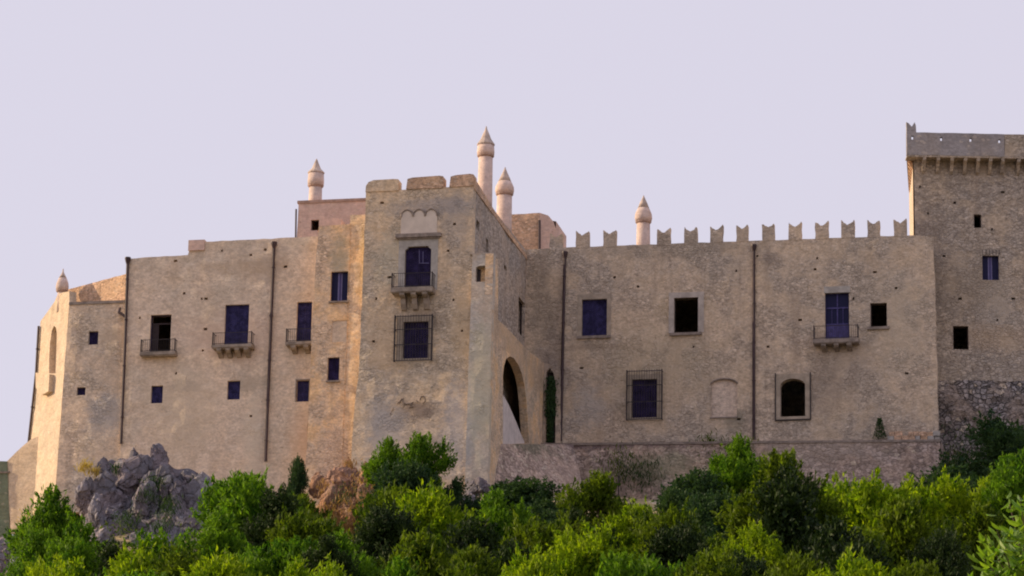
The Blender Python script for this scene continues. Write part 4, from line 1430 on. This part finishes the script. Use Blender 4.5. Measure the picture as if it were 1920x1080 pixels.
G1 = 'trees and tall bushes on the slope below the castle'
T = [  # cx, top, width px, distance, kind, label
    (105, 918, 140, 196, 'green', 'bright green bush hiding the foot of the sunlit corner tower'),
    (70, 1000, 110, 186, 'green', 'small green bush beside the bottom left boulder'),
    (160, 1005, 130, 184, 'green', 'green bush in front of the left half of the grey outcrop'),
    (262, 1040, 170, 176, 'lime', 'low yellow-green bush in front of the grey outcrop'),
    (335, 1045, 150, 172, 'olive', 'low olive bush below the right edge of the grey outcrop'),
    (480, 874, 190, 198, 'green', 'big rounded green tree in front of the left wing'),
    (405, 960, 130, 188, 'green', 'green bush between the outcrop and the big rounded tree'),
    (575, 975, 150, 184, 'olive', 'dull olive bush below the ochre rock bank'),
    (520, 1000, 150, 174, 'green', 'green bush in front of the big rounded tree'),
    (733, 824, 84, 212.5, 'green', 'left top of the green bush against the square tower'),
    (797, 821, 92, 212.5, 'green', 'right top of the green bush against the square tower'),
    (768, 872, 150, 210, 'dark', 'dark bushy mass at the square tower foot'),
    (640, 1000, 140, 170, 'green', 'grey-green bush under the ochre bank at the picture bottom'),
    (725, 935, 170, 192, 'olive', 'olive tree below the tower foot, left of two'),
    (815, 920, 170, 189, 'lime', 'yellow-green tree below the tower foot, right of two'),
    (775, 990, 200, 172, 'olive', 'olive tree with dark heart at the bottom, below the square tower'),
    (935, 930, 110, 194, 'green', 'slim green bush below the grey boulders'),
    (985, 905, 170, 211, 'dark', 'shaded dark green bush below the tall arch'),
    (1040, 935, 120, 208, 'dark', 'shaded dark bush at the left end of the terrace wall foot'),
    (1010, 985, 170, 182, 'olive', 'olive tree in front of the shaded bushes'),
    (1120, 896, 120, 190, 'olive', 'olive tree standing up against the middle of the terrace wall'),
    (1190, 950, 120, 186, 'lime', 'yellow-green tree right of the lone olive'),
    (1255, 965, 150, 180, 'olive', 'olive tree below the gridded window'),
    (1310, 890, 140, 211, 'dark', 'shaded blue-green bush at the terrace wall, left of the downpipe'),
    (1385, 822, 115, 212, 'green', 'pale green bush reaching the ledge below the downpipe'),
    (1350, 930, 150, 203, 'dark', 'dark shrub in front of the pale green bush'),
    (1462, 868, 175, 186, 'olive', 'tall olive tree with black heart in front of the wing'),
    (1330, 1000, 160, 172, 'olive', 'olive bush in the bottom centre-right'),
    (1405, 985, 110, 168, 'lime', 'yellow-green sprig bush below the tall olive'),
    (1560, 905, 150, 196, 'lime', 'yellow-green tree below the balcony of the wing'),
    (1650, 905, 170, 192, 'lime', 'bright yellow-green tree below the broken bricks'),
    (1750, 890, 170, 196, 'lime', 'yellow-green tree below the end of the terrace wall'),
    (1700, 960, 190, 180, 'olive', 'browner olive tree in front of the yellow-green trees'),
    (1600, 985, 180, 176, 'olive', 'olive tree at the bottom, under the yellow-green ones'),
    (1848, 792, 210, 224, 'dark', 'shaded dark bush on the rubble under the keep'),
    (1925, 812, 170, 226, 'dark', 'dark bush under the keep at the right edge'),
    (1810, 872, 170, 213, 'dark', 'shaded blue-green bush just beyond the terrace wall end'),
    (1905, 862, 140, 196, 'green', 'green tree at the right edge below the dark bushes'),
    (1830, 960, 150, 182, 'olive', 'olive tree at lower right behind the large-leaved branch'),
    (1500, 1030, 170, 158, 'olive', 'dark olive bush at the bottom, left of the corner shrubs'),
    (120, 1052, 170, 165, 'lime', 'low yellow-green bush at the bottom left'),
    (430, 1045, 170, 162, 'lime', 'low yellow-green bush at the bottom, under the big rounded tree'),
    (900, 1020, 170, 165, 'olive', 'low dark olive bush at the bottom centre'),
    (1110, 990, 170, 172, 'lime', 'yellow-green bush at the bottom, under the lone olive'),
    (1210, 1035, 170, 160, 'green', 'green bush at the bottom, right of centre'),
    (1700, 1050, 180, 158, 'olive', 'low olive bush at the bottom right'),
    (600, 1050, 170, 160, 'lime', 'low yellow-green bush at the bottom, below the ochre bank'),
    (1500, 898, 190, 184.0, 'deep', 'black-green tree leaning out of the right side of the tall olive'),  # dark crowns from here on are added to paint shaded gaps
    (1570, 985, 200, 170, 'deep', 'black-green bush low under the yellow-green trees, right of the tall olive'),
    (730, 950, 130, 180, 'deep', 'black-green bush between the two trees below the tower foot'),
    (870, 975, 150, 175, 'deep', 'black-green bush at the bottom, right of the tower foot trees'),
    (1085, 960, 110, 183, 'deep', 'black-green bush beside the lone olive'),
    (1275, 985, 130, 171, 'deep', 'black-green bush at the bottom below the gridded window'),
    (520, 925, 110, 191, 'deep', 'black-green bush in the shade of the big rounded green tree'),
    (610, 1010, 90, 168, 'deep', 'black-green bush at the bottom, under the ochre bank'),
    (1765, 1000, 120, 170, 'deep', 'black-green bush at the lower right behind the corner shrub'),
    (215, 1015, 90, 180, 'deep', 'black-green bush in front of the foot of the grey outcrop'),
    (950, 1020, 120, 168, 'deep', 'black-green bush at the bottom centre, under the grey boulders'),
    (1395, 1040, 120, 161, 'deep', 'black-green bush at the bottom, below the sprig bush'),
    (556, 862, 44, 218.2, 'dark', 'small dark bush squeezed between left wing and bay foot'),
    (575, 925, 80, 213, 'olive', 'little olive bush in front of the small dark one at the bay foot'),
    (285, 1012, 140, 194, 'green', 'green bush rooted at the very foot of the grey outcrop'),
    (20, 1055, 110, 178, 'green', 'green bush covering the bottom of the left boulder'),
    (560, 925, 100, 205, 'olive', 'olive bush just left of the ochre rock bank'),
    (865, 895, 90, 212, 'dark', 'dark shrub between the tower bush and the grey boulders'),
    (1270, 925, 110, 206, 'dark', 'shaded dark bush below the gridded window'),
    (1520, 930, 120, 200, 'olive', 'olive bush just right of the tall olive'),
    (1870, 900, 130, 205, 'lime', 'yellow-green bush below the dark bushes of the keep'),
    (250, 1060, 180, 158, 'green', 'low green bush at the bottom, left of centre'),
    (1000, 1050, 180, 155, 'lime', 'low yellow-green bush at the very bottom centre'),
    (1330, 1050, 180, 155, 'olive', 'low olive bush at the very bottom, right of centre'),
    (1600, 1050, 180, 155, 'lime', 'low yellow-green bush at the very bottom right'),
    (760, 1055, 180, 155, 'green', 'low green bush at the very bottom below the tower'),
]
for i, (cx, top, wp, t, kd, lab) in enumerate(T):
    tall = 3.2 if wp < 50 else 1.0
    tree('tree' if wp > 150 else 'bush', cx, top, wp, t, kd, i, lab, G1, hfac=tall, cat='tree' if wp > 150 else 'bush')


def sprig(name, mat, p, hgt, wid, n, seed, label, cat, leaf=(.16, .06), parent=None):
    g = np.random.default_rng(seed)
    h = g.uniform(0, 1, n)
    a = g.uniform(0, 6.283, n)
    r = wid / 2 * (1 - h * .75) * np.sqrt(g.uniform(0, 1, n))
    c = np.stack([r * np.cos(a), r * np.sin(a), h * hgt], 1)
    ax = unit(np.stack([np.cos(a) * .6, np.sin(a) * .6, np.ones(n)], 1) + g.normal(size=(n, 3)) * .4)
    me = quads_to_mesh('foliage', c, ax, unit(np.cross(ax, g.normal(size=(n, 3)))), leaf[0] * g.uniform(.6, 1.4, n), leaf[1] * g.uniform(.6, 1.4, n), M[mat])
    o = bpy.data.objects.new(name, me)
    COL.objects.link(o)
    place(o, p, None, dict(label=label, category=cat))
    return o


p = Vector(PWG.hit(1651, 824)); p.y = YW - .5
sprig('small_conifer', 'leaf_dark', p - Vector((0, 0, .02)), 1.35, 1.0, 750, 3, 'small dark pointed shrub on the terrace ledge by the broken bricks', 'shrub', (.13, .05))
p = PS.hit(1032, 832) + Vector((0, -.12, 0))
# hanging creeper in the narrow opening
g = np.random.default_rng(8)
n = 2200
hh = g.uniform(0, 1, n) ** .8
zz_ = 4.6 - hh * 4.5
wd_ = np.where(hh < .62, .5, .28)
c = np.stack([g.normal(0, .17, n) * wd_ * 2, g.normal(0, .08, n), zz_], 1)
ax = unit(np.stack([g.normal(0, .4, n), g.normal(0, .3, n), -np.ones(n)], 1))
me = quads_to_mesh('foliage', c, ax, unit(np.cross(ax, g.normal(size=(n, 3)))), np.full(n, .16), np.full(n, .09), M['leaf_dark'])
o = bpy.data.objects.new('hanging_creeper', me)
COL.objects.link(o)
place(o, p, None, dict(label='dark green creeper hanging in the narrow opening left of the first downpipe', category='creeper'))


def grass(name, mat, spots, label, seed):
    """tufts of dry blades around the given pixel spots (px, py, distance, radius px, n)"""
    g = np.random.default_rng(seed)
    C_, A_ = [], []
    for (px, py, t, rp, n) in spots:
        c0 = np.array(at(px, py, t))
        r = rp * t / FPX
        d = g.normal(size=(n, 3)) * np.array([.55, .35, .45]) * r
        C_.append(c0 + d)
        A_.append(unit(np.stack([g.normal(0, .5, n), g.normal(0, .5, n) - .2, np.ones(n)], 1)))
    c = np.concatenate(C_)
    ax = np.concatenate(A_)
    n = len(c)
    me = quads_to_mesh(name, c, ax, unit(np.cross(ax, g.normal(size=(n, 3)))), g.uniform(.2, .5, n), g.uniform(.03, .07, n), M[mat])
    o = bpy.data.objects.new(name, me)
    COL.objects.link(o)
    o['kind'] = 'stuff'
    o['label'] = label
    o['category'] = 'grass'


grass('dry_grass', 'straw', [(690, 905, 214.8, 36, 200), (640, 945, 215.0, 34, 220), (670, 960, 213.8, 50, 520), (620, 915, 217, 22, 400), (700, 945, 213.5, 30, 350), (600, 970, 214.5, 30, 400), (655, 870, 217.8, 12, 90), (640, 990, 212.5, 34, 500)],
      'tangled dry orange grass and scrub over the ochre rock bank', 5)
grass('yellow_grass', 'straw_yellow', [(160, 876, 217.0, 13, 200), (178, 884, 216.8, 10, 120), (60, 985, 215, 30, 300)], 'pale dry grass tufts on the rock tops and in the tower bush', 6)
grass('crag_scrub', 'leaf_dark', [(292, 905, 216.4, 16, 260), (278, 930, 215.6, 22, 300), (318, 950, 214.6, 22, 260), (240, 975, 214.0, 22, 240), (372, 905, 217.8, 16, 160), (222, 878, 218.0, 12, 120), (300, 990, 213.4, 26, 240), (960, 855, 232.5, 26, 700), (975, 880, 232.0, 22, 400),
                             (1195, 890, 233.4, 46, 700), (1440, 905, 232, 50, 600), (1840, 850, 231, 70, 900), (655, 930, 214.0, 30, 150)], 'low green scrub rooted in cracks of rock and wall', 7)
grass('rubble_scrub', 'leaf_olive', [(1380, 845, 232, 30, 400), (1330, 835, 233.5, 24, 250), (1720, 880, 233, 22, 300), (1020, 905, 231, 30, 350), (1790, 870, 232, 40, 500), (1160, 870, 233.3, 40, 350)], 'thin olive weeds on the terrace wall and rubble', 9)


# undergrowth that closes the slope between the trees
g = np.random.default_rng(77)
C_, A_ = [], []
for k in range(900):
    t = g.uniform(120, 216)
    w = g.uniform(-1, 1) * t * .155
    x = w * math.cos(TH) - t * math.sin(TH)
    y = w * math.sin(TH) + t * math.cos(TH)
    z = ground_z(x, y)
    n = 60
    C_.append(np.array([x, y, z + .3]) + g.normal(size=(n, 3)) * np.array([.7, .7, .42]))
    A_.append(unit(g.normal(size=(n, 3)) * .6 + np.array([0, 0, .8])))
c = np.concatenate(C_); ax = np.concatenate(A_); n = len(c)
me = quads_to_mesh('undergrowth', c, ax, unit(np.cross(ax, g.normal(size=(n, 3)))), g.uniform(.2, .4, n), g.uniform(.08, .16, n), M['leaf_olive'])
o = bpy.data.objects.new('undergrowth', me)
COL.objects.link(o)
o['kind'] = 'stuff'

# large-leaved branch close to the camera at the right
gl = thing('broad_leaved_tree', (0, 0, 0), 'large-leaved glossy tree in the bottom right corner, nearer than the rest', 'tree')
g = np.random.default_rng(5)
mb = MB()
NT = 62
B0 = Vector(at(1925, 1100, NT)); B0.z = ground_z(B0.x, B0.y)
gl.location = B0; WPOS[gl.name] = B0
C_, A_, S_, L_, W_ = [], [], [], [], []
crown0 = Vector(at(1925, 1150, NT))
tips = [(1893, 945), (1912, 930), (1868, 990), (1925, 975), (1842, 1045), (1885, 1025), (1940, 1040), (1862, 1075), (1905, 1075), (1903, 992), (1812, 1080), (1950, 940), (1960, 1000), (1985, 960), (2010, 1010), (1975, 1080), (1880, 1110), (1925, 1125), (1835, 1110), (2030, 1090), (1930, 1010), (1800, 1120), (1855, 1020)]
for (px, py) in tips:
    tip = Vector(at(px, py, NT + g.uniform(-1.2, 1.2)))
    pts = [crown0, crown0.lerp(tip, .55) + Vector((g.uniform(-.12, .12), 0, -.05)), tip]
    mb.tube(pts, .028, 5, .006)
    for k in range(30):
        s_k = g.uniform(.45, 1.0)
        q = pts[0].lerp(pts[2], s_k) + Vector(g.normal(size=3) * .09)
        a = g.uniform(0, 6.28)
        ax = np.array([math.cos(a) * .8, math.sin(a) * .8, g.uniform(-.1, 1.1)])
        C_.append(np.array(q) + ax * .08); A_.append(ax)
        S_.append(np.cross(ax, np.array([g.normal() * .5, g.normal() * .5, 1])))
        L_.append(g.uniform(.20, .36)); W_.append(g.uniform(.07, .12))
mb.tube([B0 + Vector((0, 0, -.3)), B0.lerp(crown0, .5) + Vector((.2, .1, 0)), crown0], .16, 8, .06)
mb.build('stems', M['bark'], gl)
A2 = unit(np.array(A_)); S2 = unit(np.array(S_))
c = np.array(C_); n = len(c); ln = np.array(L_); wd2 = np.array(W_)
# six-sided folded leaves
nn = unit(np.cross(A2, S2))
v = np.empty((n, 6, 3), np.float32)
v[:, 0] = c - A2 * (ln * .5)[:, None]
v[:, 1] = c - A2 * (ln * .12)[:, None] + S2 * (wd2 * .5)[:, None] + nn * .012
v[:, 2] = c + A2 * (ln * .22)[:, None] + S2 * (wd2 * .4)[:, None] + nn * .012
v[:, 3] = c + A2 * (ln * .5)[:, None] - nn * .02
v[:, 4] = c + A2 * (ln * .22)[:, None] - S2 * (wd2 * .4)[:, None] + nn * .012
v[:, 5] = c - A2 * (ln * .12)[:, None] - S2 * (wd2 * .5)[:, None] + nn * .012
fs = []
for i in range(n):
    b = i * 6
    fs += [(b, b + 1, b + 2, b + 3), (b, b + 3, b + 4, b + 5)]
me = bpy.data.meshes.new('foliage')
me.from_pydata([tuple(q) for q in (v.reshape(-1, 3) - np.array(B0))], [], fs)
me.materials.append(M['leaf_gloss'])
o = bpy.data.objects.new('foliage', me)
COL.objects.link(o)
place(o, B0, gl)
o['kind'] = 'stuff'

# thin fence posts in front of the terrace wall
for (px, y0, y1, lab) in ((1030, 898, 948, 'thin dark iron post left of the others, before the terrace wall'), (1160, 893, 925, 'thin dark iron post behind the lone olive tree'), (1276, 895, 950, 'thin dark iron post beside the shaded blue-green bush')):
    a = at(px, y0, 229.5)
    b = at(px, y1 + 40, 229.5)
    b = Vector((a.x, a.y, min(b.z, ground_z(a.x, a.y) - .2)))
    mb = MB()
    mb.tube([b, a], .045, 6)
    mb.lathe(a, [(.06, -.02), (.06, .03), (.01, .07)], 6)
    o = mb.build('fence_post', M['iron'])
    o['label'] = lab
    o['category'] = 'post'
    o['group'] = 'iron posts before the terrace wall'
